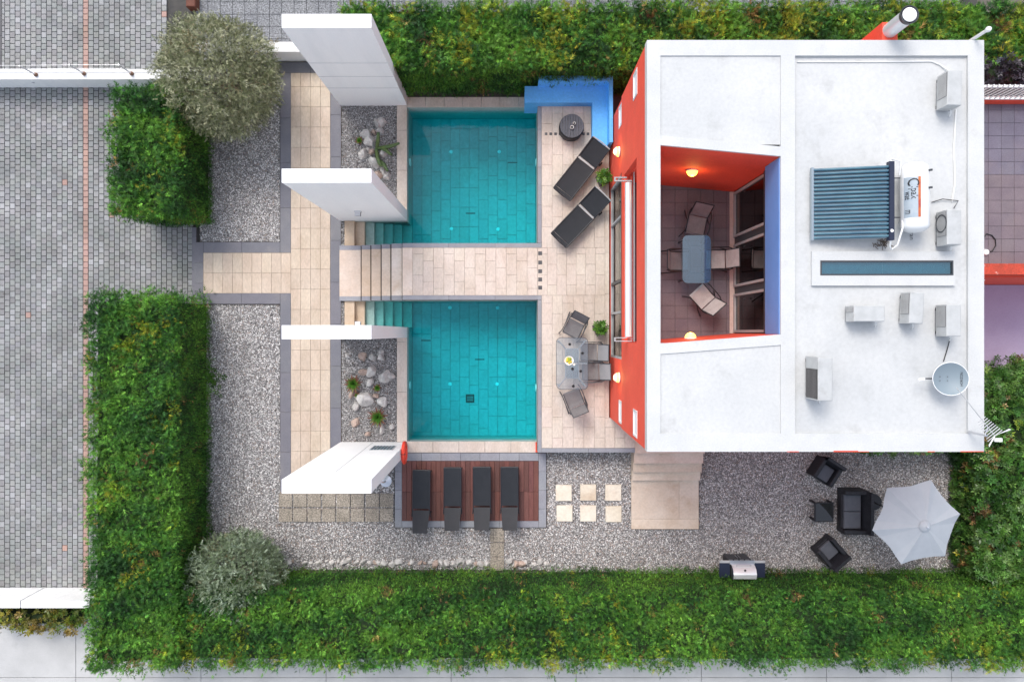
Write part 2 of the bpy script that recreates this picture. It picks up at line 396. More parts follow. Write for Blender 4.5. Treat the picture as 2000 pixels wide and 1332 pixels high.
# concrete pavement along the street
pv = struct("pavement", MB().add([(-60, -14, -0.06), (60, -14, -0.06), (60, -8.3, -0.06), (-60, -8.3, -0.06)], [(0, 1, 2, 3)]), "grout")
for i in range(-5, 9):
    x0 = PX(148) + i * 3.76
    for y0, y1 in ((-10.35, -8.4), (-12.3, -10.35)):
        q = MB().bevbox(-1.873, 1.873, (y0 - y1) / 2 + .007, (y1 - y0) / 2 - .007, -0.06, 0, 0.004)
        link("slab", q.mesh("slab", "concrete", recalc=False), pv, (x0 + 1.88, (y0 + y1) / 2, 0.0))

# ------------------------------------------------------------------ garden path
def fill_cols(parent, m, pal, x0, x1, y0, y1, z, cw, cl, name="tile", mode="grid", rows=False, h=0.03, gap=0.004, off=(0, 0, 0)):
    n = max(1, round((x1 - x0) / cw)); w = (x1 - x0) / n
    for i in range(n):
        o = {"grid": 0.0, "half": (i % 2) * cl / 2, "third": (i * cl / 3) % cl, "rand": random.choice((0, .2, .4, .3, .5)) * cl / 0.6}[mode]
        y = y0 - o
        while y < y1 - 0.02:
            a, b = max(y, y0), min(y + cl, y1)
            if b - a > 0.05: piece(name, parent, m, pal, x0 + i * w, x0 + (i + 1) * w, a, b, z, h, 0.004, gap, off)
            y += cl
gp = MB()
gp.boxb(PX(547, ZP), PX(666, ZP), PY(965, ZP), PY(122, ZP), -0.1, 0.012).boxb(PX(378, ZP), PX(547, ZP), PY(594, ZP), PY(473, ZP), -0.1, 0.0118)
path = struct("garden_path", gp, "grout_beige")
xa, xb = PX(568, ZP), PX(645, ZP)
fill_cols(path, "beige_tile", PAL_PATH, xa, xb, PY(960, ZP), PY(143, ZP), ZP, 0.296, 0.607, gap=.003)
fill_cols(path, "beige_tile", PAL_PATH, PX(397, ZP), xa, PY(573, ZP), PY(494, ZP), ZP, 0.2935, 0.607, gap=.003)
def border(x0, x1, y0, y1, L=1.2, parent=path, pal=PAL_GREY, z=ZP, m="grey_tile"):
    if x1 - x0 < y1 - y0:
        n = max(1, round((y1 - y0) / L)); d = (y1 - y0) / n
        for i in range(n): piece("border_tile", parent, m, pal, x0, x1, y0 + i * d, y0 + (i + 1) * d, z, 0.03, gap=0.003)
    else:
        n = max(1, round((x1 - x0) / L)); d = (x1 - x0) / n
        for i in range(n): piece("border_tile", parent, m, pal, x0 + i * d, x0 + (i + 1) * d, y0, y1, z, 0.03, gap=0.003)
z = ZP
border(PX(547, z), xa, PY(494, z), PY(143, z)); border(PX(547, z), xa, PY(960, z), PY(573, z))
border(xb, PX(666, z), PY(960, z), PY(143, z)); border(PX(547, z), PX(666, z), PY(143, z), PY(122, z))
border(PX(397, z), PX(547, z), PY(494, z), PY(473, z)); border(PX(397, z), PX(547, z), PY(594, z), PY(573, z))
border(PX(378, z), PX(397, z), PY(594, z), PY(473, z), 0.62)

# square slabs by the shower, stepping stones, slabs to the hedge
sp = struct("shower_paving", MB().boxb(PX(545), PX(770), PY(1019), PY(962), -0.09, -0.012), "gravel_bed")
for i in range(8):
    for j in range(2):
        x0, y0 = PX(545 + i * 28.2 + random.uniform(-.6, .6)), PY(990 + j * 28.4 + random.uniform(-.6, .6))
        piece("paving_slab", sp, "aggregate", PAL_GREY, x0, x0 + .405, y0, y0 + .405, 0.035, 0.06)
ss = struct("stepping_stones", MB().boxb(PX(1083), PX(1217), PY(1020), PY(945), -0.09, -0.03), "gravel_bed")
for i, x in enumerate((1086, 1134, 1183)):
    for j, yy in enumerate((978, 1019)):
        x0, y0 = PX(x + random.uniform(-1, 1), .05), PY(yy + random.uniform(-1, 1), .05)
        piece("stepping_stone", ss, "stone_step", [(0.74, 0.68, 0.58), (0.70, 0.64, 0.53)], x0, x0 + .485, y0, y0 + .485, 0.05, 0.09, 0.006)
hs = struct("hedge_path", MB().boxb(PX(957), PX(985), PY(1114), PY(1031), -0.09, -0.03), "gravel_bed")
for j, yy in enumerate((1058, 1086, 1114)): piece("paving_slab", hs, "aggregate", PAL_GREY, PX(957.5), PX(984.5), PY(yy), PY(yy - 27), 0.03, 0.06)

# ------------------------------------------------------------------ swimming pools
TREAD = [(673, 692, 0.04), (692, 712, -0.13), (712, 731, -0.30), (731, 749, -0.45), (749, 767, -0.60), (767, 785, -0.75), (785, 803, -0.90)]
for k, lab in ((1, "turquoise tiled pool nearest the long north hedge, with entry steps"), (2, "turquoise tiled pool nearest the wooden lounger deck, with entry steps")):
    y0, y1 = POOLS[k]; s0, s1 = STAIR[k]
    L = ((PW + PE) / 2, (y0 + y1) / 2, ZF)
    pool = thing("swimming_pool", lab, "swimming pool", L, w=True, group="pair of swimming pools")
    sh = MB(); sh.col = (0.36, 0.44, 0.42)
    sh.boxb(PW - .2, PE + .2, y0 - .2, y1 + .2, ZF - .3, ZF - .03)
    sh.boxb(PE, PE + .2, y0, y1, ZF - .03, 0.0)
    if k == 1: sh.boxb(PW, PE, y1, y1 + .2, ZF - .03, 0.012).boxb(PW - .2, PW, s1, y1 + .2, ZF - .03, 0.0125).boxb(SX0, PE, y0 - .2, y0, ZF - .03, -0.0)
    else: sh.boxb(PW, PE, y0 - .2, y0, ZF - .03, 0.012).boxb(PW - .2, PW, y0 - .2, s0, ZF - .03, 0.0125).boxb(SX0, PE, y1, y1 + .2, ZF - .03, -0.0)
    sh.build("shell", "pool_tile", pool)
    # floor tiles in running columns
    n = 13; w = (PE - PW) / n
    for i in range(n):
        yy = y0 - random.choice((0.0, 0.13, 0.26, 0.39, 0.5))
        while yy < y1 - .03:
            a, b = max(yy, y0), min(yy + .62, y1)
            if b - a > .06: piece("floor_tile", pool, "pool_tile", PAL_POOL, PW + i * w, PW + (i + 1) * w, a, b, ZF, 0.016, 0.003, 0.0045, L)
            yy += .62
    xe = SX0
    for a, b, z in TREAD:
        x1 = PX(b, z) if b < 803 else PW + .012
        q = MB(); q.col = (0.55, 0.44, 0.33) if z > -0.2 else (0.43, 0.47, 0.43)
        q.boxb(xe, x1, s0 + .003, s1 - .003, ZF - .25, z)
        q.build("step", "stone_step" if z > -0.2 else "pool_tile", pool)
        xe = x1
    # coping
    ne = y1 if k == 1 else y0
    if k == 1:
        for i in range(7): piece("coping", pool, "beige_tile", PAL_DECK, PW + i * .5571, PW + (i + 1) * .5571, y1, y1 + .31, ZC, 0.037, off=L)
        yy = s1 + .31
        while yy < y1 + .05: piece("coping", pool, "beige_tile", PAL_DECK, PW - .307, PW, yy, min(yy + 1.2, y1 + .06), ZC, 0.037, off=L); yy += 1.2
    else:
        for i in range(5): piece("coping", pool, "beige_tile", PAL_DECK, PW + i * .778, PW + (i + 1) * .778, y0 - .335, y0, ZC, 0.037, off=L)
        yy = y0 - .02
        while yy < s0 - .33: piece("coping", pool, "beige_tile", PAL_DECK, PW - .307, PW, yy, min(yy + 1.5, s0 - .31), ZC, 0.037, off=L); yy += 1.5
    for px, py in ((881, 297), (975, 297), (882, 447), (973, 448)) if k == 1 else ((879, 601), (972, 601), (879, 750), (971, 750)):
        x, yy = P(px, py, ZF); MB().lathe([(0.0, ZF + .02), (.055, ZF + .018), (.06, ZF)], 14, Matrix.Translation((x, yy, 0))).build("pool_light", "pool_lamp", pool)
    for x, yy in ((PW + .012, PY(318 if k == 1 else 752, -.6)), (PE - .012, PY(318 if k == 1 else 757, -.6))):
        MB().cyl((x - .012, yy, -.55), (x + .012, yy, -.55), .12, n=16).build("wall_light", "pool_lamp", pool)
    for px, py, wd, hh in (((1001, 318, .30, .012), (919, 417, .30, .02)) if k == 1 else ((832, 665, .30, .02), (937, 702, .30, .02))):
        x, yy = P(px, py, ZF); MB().box((x, yy, ZF + .004), (wd, hh + .012, .008)).build("slot_drain", "ac_dark", pool)
    if k == 2:
        x, yy = P(918, 778, ZF); q = MB()
        for t in (-1, 1): q.box((x + t * .115, yy, ZF + .01), (.03, .26, .02)).box((x, yy + t * .115, ZF + .01), (.2, .03, .02))
        for t in range(4): q.box((x, yy - .075 + t * .05, ZF + .01), (.2, .022, .018))
        q.build("floor_drain", "ac_dark", pool)
    # water
    if k == 1: poly = [(PW - .03, s1 + .0), (SX0 + .1, s1 - 0.0), (SX0 + .1, y0), (PE + .05, y0), (PE + .05, y1 + .05), (PW - .03, y1 + .05)]
    else: poly = [(PW - .03, s0), (PW - .03, y0 - .05), (PE + .05, y0 - .05), (PE + .05, y1), (SX0 + .1, y1), (SX0 + .1, s0)]
    struct("water", MB().prism(poly, ZF - .2, ZW), "pool_water")
# retaining sides of the step channels
for k in (1, 2):
    s0, s1 = STAIR[k]; a, b = (s1, s1 + .2) if k == 1 else (s0 - .2, s0)
    q = MB(); q.col = (0.42, 0.48, 0.45); q.boxb(SX0 - .05, PW - .2, a, b, ZF - .25, -0.01)
    struct("retaining_wall", q, "pool_tile")

# ------------------------------------------------------------------ walkway with steps, and the raised deck
YA, YB, YC, YD = 0.952, 1.085, 2.468, 2.603
wk = MB()
STEPS = [(663, 708, .12), (708, 727, .24), (727, 747, .36), (747, 766, .48), (766, 787, .60)]
wk.boxb(PX(787, .6) + .004, PE + .119, YA + .002, YD - .002, -0.01, ZD - .035)
walk = struct("walkway", wk, "grout_beige")
xe = PX(663, .12)
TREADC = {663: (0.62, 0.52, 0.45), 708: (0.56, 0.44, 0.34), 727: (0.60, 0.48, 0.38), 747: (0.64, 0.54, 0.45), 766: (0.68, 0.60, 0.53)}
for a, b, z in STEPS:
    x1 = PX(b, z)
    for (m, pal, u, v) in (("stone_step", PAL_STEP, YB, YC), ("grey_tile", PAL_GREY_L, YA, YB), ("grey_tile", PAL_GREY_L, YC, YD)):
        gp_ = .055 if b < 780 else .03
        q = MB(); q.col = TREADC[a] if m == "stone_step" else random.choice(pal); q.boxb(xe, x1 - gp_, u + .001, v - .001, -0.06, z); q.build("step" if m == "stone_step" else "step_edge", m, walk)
        MB().boxb(x1 - gp_, x1 - .001, u + .001, v - .001, -0.06, z - .025).build("joint", "grout", walk)  # dark strip behind each tread: shade line at the riser foot, put in as colour
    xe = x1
piece("tile", walk, "stone_step", [(0.72, 0.62, 0.54)], xe, xe + .3, YB, YC, ZD, .035, gap=.002)
fill_cols(walk, "beige_tile", PAL_DECK, xe + .3, PE, YB, YC, ZD, 0.3, 0.6, mode="third", gap=.002)
for u, v in ((YA, YB), (YC, YD)): border(xe, PE + .119, u, v, 1.3, walk, PAL_GREY_L, ZD)
DX0, DX1 = PE, 2.826
dk = MB()
dk.boxb(PE + .003, DX1, -3.477, YA, -0.05, ZD - .035).boxb(PE + .121, DX1, YA, YD, -0.05, ZD - .035).boxb(PE + .003, DX1, YD, 7.05, -0.05, ZD - .035)
dk.boxb(DX1, 3.575, -3.477, -2.47, -0.05, ZD - .035)
deck = struct("pool_deck", dk, "grout_beige")
xt = PX(1058, ZD)
fill_cols(deck, "beige_tile", PAL_DECK, xt, 2.70, -3.346, YB, ZD, 0.3, 0.6, mode="half", gap=.002)
fill_cols(deck, "beige_tile", PAL_DECK, xt, 2.70, YC, 7.0, ZD, 0.3, 0.6, mode="half", gap=.002)
fill_cols(deck, "beige_tile", PAL_DECK, PE + .004, 2.70, YB, YC, ZD, 0.3, 0.6, mode="half", gap=.002)
fill_cols(deck, "beige_tile", PAL_DECK, 2.70, DX1, -2.47, 6.0, ZD, 0.13, 1.2)
fill_cols(deck, "beige_tile", PAL_DECK, 2.70, 3.575, -3.346, -2.47, ZD, 0.3, 0.6, mode="half")
border(PE, xt, -3.477, YA, 1.2, deck, PAL_GREY_L, ZD); border(PE, xt, YD, 7.0, 1.2, deck, PAL_GREY_L, ZD); border(xt, 3.575, -3.477, -3.346, 1.2, deck, PAL_GREY_L, ZD)
border(PE, xt, YA, YB, .2, deck, PAL_GREY_L, ZD); border(PE, xt, YC, YD, .2, deck, PAL_GREY_L, ZD)
for yy in (495, 513, 530, 546, 562):
    x, y = P(1055, yy, ZD); piece("inlay", deck, "grey_tile", PAL_DARK, x - .06, x + .06, y - .06, y + .06, ZD + .005, .01, .001)
for xx in (1066.5, 1075.5, 1085, 1094, 1103, 1112, 1121, 1130, 1139.5, 1148.5, 1157):
    x, y = P(xx, 262, ZD); piece("inlay", deck, "grey_tile", PAL_DARK, x - .042, x + .042, y - .042, y + .042, ZD + .005, .01, .001)
# red edging channel at the deck corner
x0, y0 = PX(1046, .3), PY(886, .3)
q = MB().boxb(PE - .04, PE - .006, -3.52, -3.27, .055, .14).boxb(PE - .04, xt + .17, -3.56, -3.522, -.02, .14)
tag(q.build("edging", "red_paint"), "small red L-shaped edging strip round the deck corner by the pool", "edging")

# ------------------------------------------------------------------ wooden lounger deck
z = 0.06
wdk = struct("wooden_deck", MB().boxb(PX(771, z), PX(1067, z), PY(1030, z), PY(884.5, z), -0.09, 0.015), "grout")
xi0, xi1, yi0, yi1 = PX(785, z), PX(1052, z), PY(1017, z), PY(900, z)
nb = 28; w = (xi1 - xi0) / nb; ym = PY(960, z)
for i in range(nb):
    for a, b in ((yi0, ym), (ym, yi1)): piece("plank", wdk, "wood_plank", PAL_WOOD, xi0 + i * w, xi0 + (i + 1) * w, a, b, z + .01, .04, .004, .003)
for a in ((PX(771, z), PX(785, z), PY(1030, z), PY(884.5, z)), (PX(1052, z), PX(1067, z), PY(1030, z), PY(884.5, z)), (xi0, xi1, PY(1030, z), yi0), (xi0, xi1, yi1, PY(884.5, z))):
    border(*a, L=.6, parent=wdk, pal=PAL_GREY_L, z=z)

# ------------------------------------------------------------------ garden steps beside the house
sx0, sx1 = 3.576, 5.60
gs = struct("garden_steps", MB().boxb(sx0 + .01, sx1 - .01, -5.86, -2.5, -0.09, 0.02), "grout_beige")
for (a, b, zz) in ((-3.50, -2.475, .72), (-3.82, -3.50, .55), (-4.11, -3.82, .385), (-4.386, -4.11, .22)):
    q = MB(); q.col = random.choice(PAL_STEP); q.boxb(sx0, sx1, a + .001, b, 0.02, zz); q.build("step", "stone_step", gs)
for x0, x1, a, b in ((sx0, sx0 + 1.43, -5.57, -4.387), (sx0 + 1.43, sx1, -5.57, -4.387), (sx0, sx1, -5.88, -5.57)):
    piece("tile", gs, "stone_step", PAL_STEP, x0, x1, a, b, 0.06, .06, .004, .002)

# ------------------------------------------------------------------ free-standing white walls
def fin(y0, label, pieces=()):
    t = thing("garden_wall", label, "wall", ((-5.153 + PW) / 2, y0 + .155, 0), w=True, group="tall white walls across the path")
    MB().boxb(-5.153, PW - .001, y0, y0 + .31, -0.08, 5.5).build("panel", "white_wall", t)
    return t
w1 = fin(6.816, "tall white wall beside the north hedge with faint horizontal joints")
w2 = fin(3.356, "tall white wall beside the north pool steps with square lamp")
w3 = fin(-0.142, "tall white wall seen edge-on between the two planted beds")
w4 = fin(-3.589, "tall white wall with a blue louvred vent and a lifebuoy")
for zz in (1.55, 2.45, 3.4): MB().boxb(-5.15, PW - .004, 6.812, 6.818, zz, zz + .018).build("joint", "joint_grey", w1)
MB().boxb(-4.17, -4.155, -3.281, -3.275, .1, 4.6).build("joint", "joint_grey", w4)
MB().boxb(-4.15, -3.4, -3.281, -3.275, 4.35, 4.362).build("joint", "joint_grey", w4)
v = MB().boxb(-4.0, -3.34, -3.28, -3.268, .80, 1.5).build("vent", "alu_frame", w4)
for i in range(7): MB().boxb(-3.97 + i * .088, -3.97 + i * .088 + .062, -3.270, -3.258, .84, 1.46).build("slat", "solar_tube", v)
def square_lamp(x, y, zz, s, label):
    t = thing("wall_lamp", label, "lamp", (x, y, zz), w=True, group="square wall lamps on the white walls")
    MB().boxb(x - .09, x + .09, min(y, y + s * .03), max(y, y + s * .03), zz - .09, zz + .09).build("back_plate", "steel", t)
    MB().boxb(x - .07, x + .07, min(y + s * .03, y + s * .13), max(y + s * .03, y + s * .13), zz - .06, zz + .05).build("lamp_body", "dark_frame", t)
    MB().boxb(x - .075, x + .075, min(y + s * .03, y + s * .14), max(y + s * .03, y + s * .14), zz + .05, zz + .065).build("cap", "steel", t)
square_lamp(-4.26, 3.354, 1.72, -1, "square steel lamp on the white wall beside the north pool steps")
square_lamp(-4.26, 0.171, 1.70, 1, "square steel lamp on the edge-on middle white wall")
# lifebuoy on the end of the south wall
t = thing("lifebuoy", "red lifebuoy hanging on the end of the white wall by the deck", "lifebuoy", (PW + .06, -3.43, 1.0), w=True)
ring = MB(); Rm = Matrix.Translation((PW + .065, -3.43, 1.0)) @ Matrix.Rotation(math.pi / 2, 4, 'Y')
ring.lathe([(.27 + .065 * math.cos(a), .055 * math.sin(a)) for a in [2 * math.pi * i / 12 for i in range(13)]], 32, Rm); ring.build("ring", "lifebuoy", t, smooth=True)
c = Vector((PW + .065, -3.43, 1.27)); MB().cyl(c - Vector((0, .008, 0)), c + Vector((0, .008, 0)), .069, n=12).build("strap", "black_metal", t)
# shower
t = thing("shower", "chrome garden shower with round head behind the south white wall", "shower", (-3.85, -4.05, 0), w=True)
MB().tube([(-3.85, -4.05, -.05), (-3.85, -4.05, 2.0)] + [(-3.85 + .2 * (1 - math.cos(a)), -4.05, 2.0 + .2 * math.sin(a)) for a in [math.pi * i / 8 for i in range(1, 8)]] + [(-3.45, -4.05, 1.98)], .028, 10).build("pipe", "steel", t, smooth=True)
MB().lathe([(0.001, 2.0), (.05, 1.99), (.16, 1.95), (.16, 1.93), (.001, 1.93)], 24, Matrix.Translation((-3.45, -4.05, 0))).build("shower_head", "steel", t, smooth=True)
MB().box((-3.85, -4.05, 1.1), (.09, .06, .16)).build("valve", "steel", t)
MB().lathe([(0.001, .012), (.09, .01), (.09, -.05)], 16, Matrix.Translation((-3.85, -4.05, 0))).build("base", "steel", t)

# ------------------------------------------------------------------ low boundary walls
def low_wall(name, label, boxes, m="white_old"):
    x = sum((b[0] + b[1]) / 2 for b in boxes) / len(boxes); y = sum((b[2] + b[3]) / 2 for b in boxes) / len(boxes)
    t = thing(name, label, "wall", (x, y, 0), w=True)
    return t
t = low_wall("boundary_wall", "low white boundary wall across the driveway carrying three rusty posts", [(-19, -9.6, 7.356, 7.62)])
MB().boxb(-19, -9.0, 7.356, 7.63, -.08, .70).build("wall_face", "white_wall", t)
MB().boxb(-19, -8.98, 7.345, 7.64, .70, .745).build("coping", "white_old", t)
q = MB().boxb(-18.9, -9.1, 7.53, 7.538, .745, .757); q.build("joint", "joint_grey", t)
MB().lathe([(.001, .014), (.035, .012), (.04, 0)], 12, Matrix.Translation((PX(62, .5), 7.356, .45)) @ Matrix.Rotation(math.pi / 2, 4, 'X')).build("vent", "steel", t)
t = low_wall("boundary_wall", "low white boundary wall between the olive tree and the tall white wall", [(-8.5, -5.9, 8.155, 8.42)])
MB().boxb(-9.2, -5.6, 8.157, 8.42, -.08, .70).build("wall_face", "white_wall", t)
MB().boxb(-9.22, -5.58, 8.145, 8.43, .70, .745).build("coping", "white_old", t)
t = low_wall("boundary_wall", "low white wall at the foot of the driveway with open joint", [(-19, -12.1, -7.87, -7.647)])
for a, b in ((-19, PX(40, 1.05) - .018), (PX(40, 1.05) + .018, -12.08)): MB().boxb(a, b, -7.86, -7.65, -.08, 1.05).build("panel", "white_old", t)
MB().boxb(-18.9, -12.1, -7.84, -7.67, -.08, 1.0).build("core", "joint_grey", t)
for i, (px, py, adj) in enumerate(((71, 147, "leftmost"), (165, 145, "middle"), (258, 145, "rightmost"))):
    x, y = P(px, py, .745)
    t = thing("fence_post", f"{adj} rusty steel post on the low wall across the driveway", "post", (x, y, .745), group="rusty posts on the boundary wall")
    MB().cyl((0, 0, 0.003), (0, 0, .72), .022, n=10).build("post", "steel", t, off=(0, 0, 0)); MB().lathe([(.001, .09), (.05, .07), (.062, .03), (.05, 0.0)], 14).build("foot", "rust", t, off=(0, 0, 0), smooth=True)
for zz, w_ in ((1.38, "upper"), (1.10, "lower")):
    tag(MB().tube([(-18.5, 7.51, zz), (PX(71, .745), 7.51, zz), (PX(165, .745), 7.53, zz), (PX(258, .745), 7.53, zz)], .004, 5).build("fence_wire", "steel"), f"{w_} thin wire strung between the rusty posts on the wall", "wire")
x, y = P(372, 2, .3)
tag(MB().bevbox(x - .14, x + .14, y - .17, y + .17, -.02, .3, .02).build("meter_box", "rust_box"), "small dark rust-brown box standing on the pavers at the top edge", "box")
tag(MB().tube([PX(340, 1) and (PX(336, .9), PY(1137, .9), .9), (PX(392, 1.7), PY(1101, 1.7), 1.7)], .02, 8).build("garden_stake", "steel"), "thin grey metal stake leaning out of the hedge by the bush", "stake")

# ------------------------------------------------------------------ the house
ZR, ZFL, ZT = 6.6, 6.535, 2.90            # parapet top, roof floor, roof-terrace floor
HX0, HX1, HY0, HY1 = 2.826, 9.829, -2.465, 6.083
house = thing("house", "modern red house with flat white roof and open roof terrace", "house", ((HX0 + HX1) / 2, (HY0 + HY1) / 2, 0), w=True)
TN = lambda x: 3.93 + (x - 2.9) * (3.66 - 3.93) / 2.86      # inner face of terrace north wall
TS = lambda x: -0.24 + (x - 2.9) * (0.22) / 2.86            # inner face of terrace south wall
def wall_grid(us, vs_, skip):                               # cells not in an opening
    for i in range(len(us) - 1):
        for j in range(len(vs_) - 1):
            uc, vc = (us[i] + us[i + 1]) / 2, (vs_[j] + vs_[j + 1]) / 2
            if not any(a < uc < b and c < vc < d for a, b, c, d in skip): yield us[i], us[i + 1], vs_[j], vs_[j + 1]
DOOR = (-0.70, 4.15, ZD - .02, 3.02)
CW_UP = [(5.38, 5.98, 4.86, 5.38), (-2.38, -1.76, 4.86, 5.38)]; CW_LO = [(5.42, 5.98, 2.42, 2.98), (-2.38, -1.78, 2.42, 2.98)]
q = MB()
for a, b, c, d in wall_grid(sorted([HY0, HY1, -.70, 4.15, 5.42, 5.98, -2.38, -1.78]), sorted([-.08, .70, 3.05, 2.42, 2.98, 3.02]), [DOOR] + CW_LO): q.boxb(HX0 + .03, HX0 + .25, a, b, c, d)
q.build("ground_floor_wall", "red_paint", house)
q = MB(); OPEN = (-.24, 3.97, 3.42, 5.28)
for a, b, c, d in wall_grid(sorted([HY0, HY1, -.24, 3.97, 5.38, 5.98, -2.38, -1.76]), sorted([3.05, 3.42, 5.28, 4.86, 5.38, ZR - .06]), [OPEN] + CW_UP): q.boxb(HX0, HX0 + .24, a, b, c, d)
q.build("upper_wall", "red_paint", house)
q = MB().boxb(HX0 + .25, HX1, HY1 - .22, HY1, -.08, ZR - .06).boxb(HX0 + .25, HX1, HY0, HY0 + .22, -.08, ZR - .06).boxb(HX1 - .22, HX1, HY0 + .22, HY1 - .22, -.08, ZR - .06)
q.build("outer_wall", "red_paint", house)
# small white corner windows
for (a, b, c, d), x in [(r, HX0) for r in CW_UP] + [(r, HX0 + .03) for r in CW_LO]:
    wd = MB()
    for u in (a, b - .05): wd.boxb(x - .012, x + .1, u, u + .05, c, d)
    for u in (c, d - .05): wd.boxb(x - .0115, x + .1, a + .05, b - .05, u, u + .05)
    wo = wd.build("window", "white_enamel", house)
    MB().boxb(x + .01, x + .03, a + .05, b - .05, c + .05, d - .05).build("pane", "pale_plastic", wo, off=house.location)
# sliding glass doors on the ground floor
fr = MB()
for u in (-.70, .52, 3.05, 4.09): fr.boxb(HX0 + .04, HX0 + .14, u, u + .06, ZD, 3.02)
for u in (ZD, 2.94): fr.boxb(HX0 + .042, HX0 + .138, -.64, 4.09, u, u + .06)
gd = fr.build("glass_door", "alu_frame", house)
for a, b in ((-.64, .52), (.58, 3.05), (3.11, 4.09)):
    MB().boxb(HX0 + .085, HX0 + .097, a, b, ZD + .06, 2.94).build("pane", "window_glass", gd, off=house.location)
MB().boxb(HX0 + .05, HX0 + .075, 1.35, 1.43, ZD + .06, 2.94).build("sash_rail", "dark_frame", gd, off=house.location)
MB().boxb(HX0 + .26, HX1 - .23, HY0 + .23, HY1 - .23, ZD - .1, ZD - .01).build("interior_floor", "interior_floor", house)
# terrace slab, tiles, walls
MB().boxb(HX0 + .03, 6.2, TS(2.9) - .25, TN(2.9) + .25, ZT - .2, ZT - .02).build("terrace_slab", "grout", house)
tf = MB().boxb(HX0 + .05, 5.74, TS(2.9) - .2, TN(2.9) + .2, ZT - .0195, ZT - .012).build("terrace_floor", "grout", house)
x0 = 2.9; cs = .335
for i in range(9):
    for j in range(13):
        a, b = x0 + i * cs, min(x0 + (i + 1) * cs, 5.66)
        if b - a < .06: continue
        piece("tile", tf, "terrace_tile", PAL_TERR, a, b, -.30 + j * cs, -.30 + (j + 1) * cs, ZT, .012, .003, .0035, tuple(house.location))
MB().prism([(2.95, TN(2.95)), (5.80, TN(5.80)), (5.80, TN(5.8) + .2), (2.95, TN(2.95) + .2)], ZT - .01, ZR - .07).build("terrace_wall", "red_paint", house)
MB().prism([(2.95, TS(2.95)), (2.95, TS(2.95) - .2), (5.80, TS(5.80) - .2), (5.80, TS(5.8))], ZT - .01, ZR - .07).build("terrace_wall", "red_paint", house)
MB().boxb(5.66, 5.76, TS(5.7), TN(5.7), ZT, ZT + .05).build("door_sill", "stone_step", house) if False else None
q = MB(); q.col = (.62, .50, .46); q.boxb(5.655, 5.80, TS(5.7) + .01, TN(5.7) - .01, ZT - .0, ZT + .03); q.build("door_sill", "stone_step", house)
# window wall of the terrace
ya, yb = TS(5.76) + .0, TN(5.76) - .0
XW = 5.80
MB().boxb(XW + .12, XW + .18, ya - .1, yb + .1, ZT, 5.8).build("dark_screen", "dark_floor", house)
for a, b in ((ya + .03, ya + 1.02), (ya + 1.20, ya + 2.30), (ya + 2.48, yb - .04)):
    wf = MB()
    for u in (a, b - .06): wf.boxb(XW - .06, XW + .03, u, u + .06, ZT + .04, 5.30)
    for u in (ZT + .04, 5.20): wf.boxb(XW - .059, XW + .029, a + .06, b - .06, u, u + .10)
    wo = wf.build("terrace_window", "alu_frame", house)
    MB().boxb(XW - .02, XW - .005, a + .06, b - .06, ZT + .14, 5.20).build("pane", "dark_glass", wo, off=house.location)
    MB().cyl((XW - .10, b - .16, 3.9), (XW - .10, b - .16, 4.04), .012, n=8).build("handle", "black_metal", wo, off=house.location)
for a, b in ((ya, ya + .03), (ya + 1.02, ya + 1.20), (ya + 2.30, ya + 2.48), (yb - .04, yb)): MB().boxb(XW - .02, XW + .06, a + .002, b - .002, ZT + .03, 5.30).build("pier", "dark_frame", house)
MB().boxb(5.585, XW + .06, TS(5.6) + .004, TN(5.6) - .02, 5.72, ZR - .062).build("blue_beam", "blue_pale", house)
MB().boxb(5.70, XW + .06, ya + .01, yb - .01, 5.30, 5.718).build("lintel", "dark_frame", house)
# roof: slabs between which the terrace stays open, then parapets
xi, xm0, xm1 = PX(1290, ZR), PX(1525, ZR), PX(1553, ZR)
rf = MB()
rf.boxb(xm0, HX1 - .01, HY0 + .01, HY1 - .01, 5.9, ZFL)
rf.boxb(HX0 + .25, xm0, TN(2.95) + .0, HY1 - .01, 5.9, ZR - .03).boxb(HX0 + .25, xm0, HY0 + .01, TS(5.8) - .2, 5.9, ZR - .03)
roof = rf.build("roof", "roof_white", house)
pp = MB()
pyt, pyb = PY(109, ZR), PY(847, ZR); xr = PX(1891, ZR)
pp.boxb(HX0 - .012, xi, HY0 - .012, HY1 + .012, ZR - .24, ZR)                      # west beam over the terrace mouth
pp.boxb(xi, HX1 + .012, pyt, HY1 + .012, ZR - .24, ZR - .001).boxb(xi, HX1 + .012, HY0 - .012, pyb, ZR - .24, ZR - .001).boxb(xr, HX1 + .012, pyb, pyt, ZR - .24, ZR - .0015)
pp.boxb(xm0 + .002, xm1, pyb, pyt, ZR - .24, ZR - .002)
n0, n1 = TN(xi), TN(xm0); s0_, s1_ = TS(xi), TS(xm0)
pp.prism([(xi, n0), (xm0 + .03, n1), (xm0 + .03, n1 + .2), (xi, n0 + .2)], ZR - .24, ZR - .003)
pp.prism([(xi, s0_), (xi, s0_ - .22), (xm0 + .03, s1_ - .22), (xm0 + .03, s1_)], ZR - .24, ZR - .003)
MB().boxb(HX0 + .003, xi - .05, TS(2.95) - .2, TN(2.95) + .2, 5.28, ZR - .24).build("front_beam", "red_paint", house)
pp.build("parapet", "parapet_white", house)
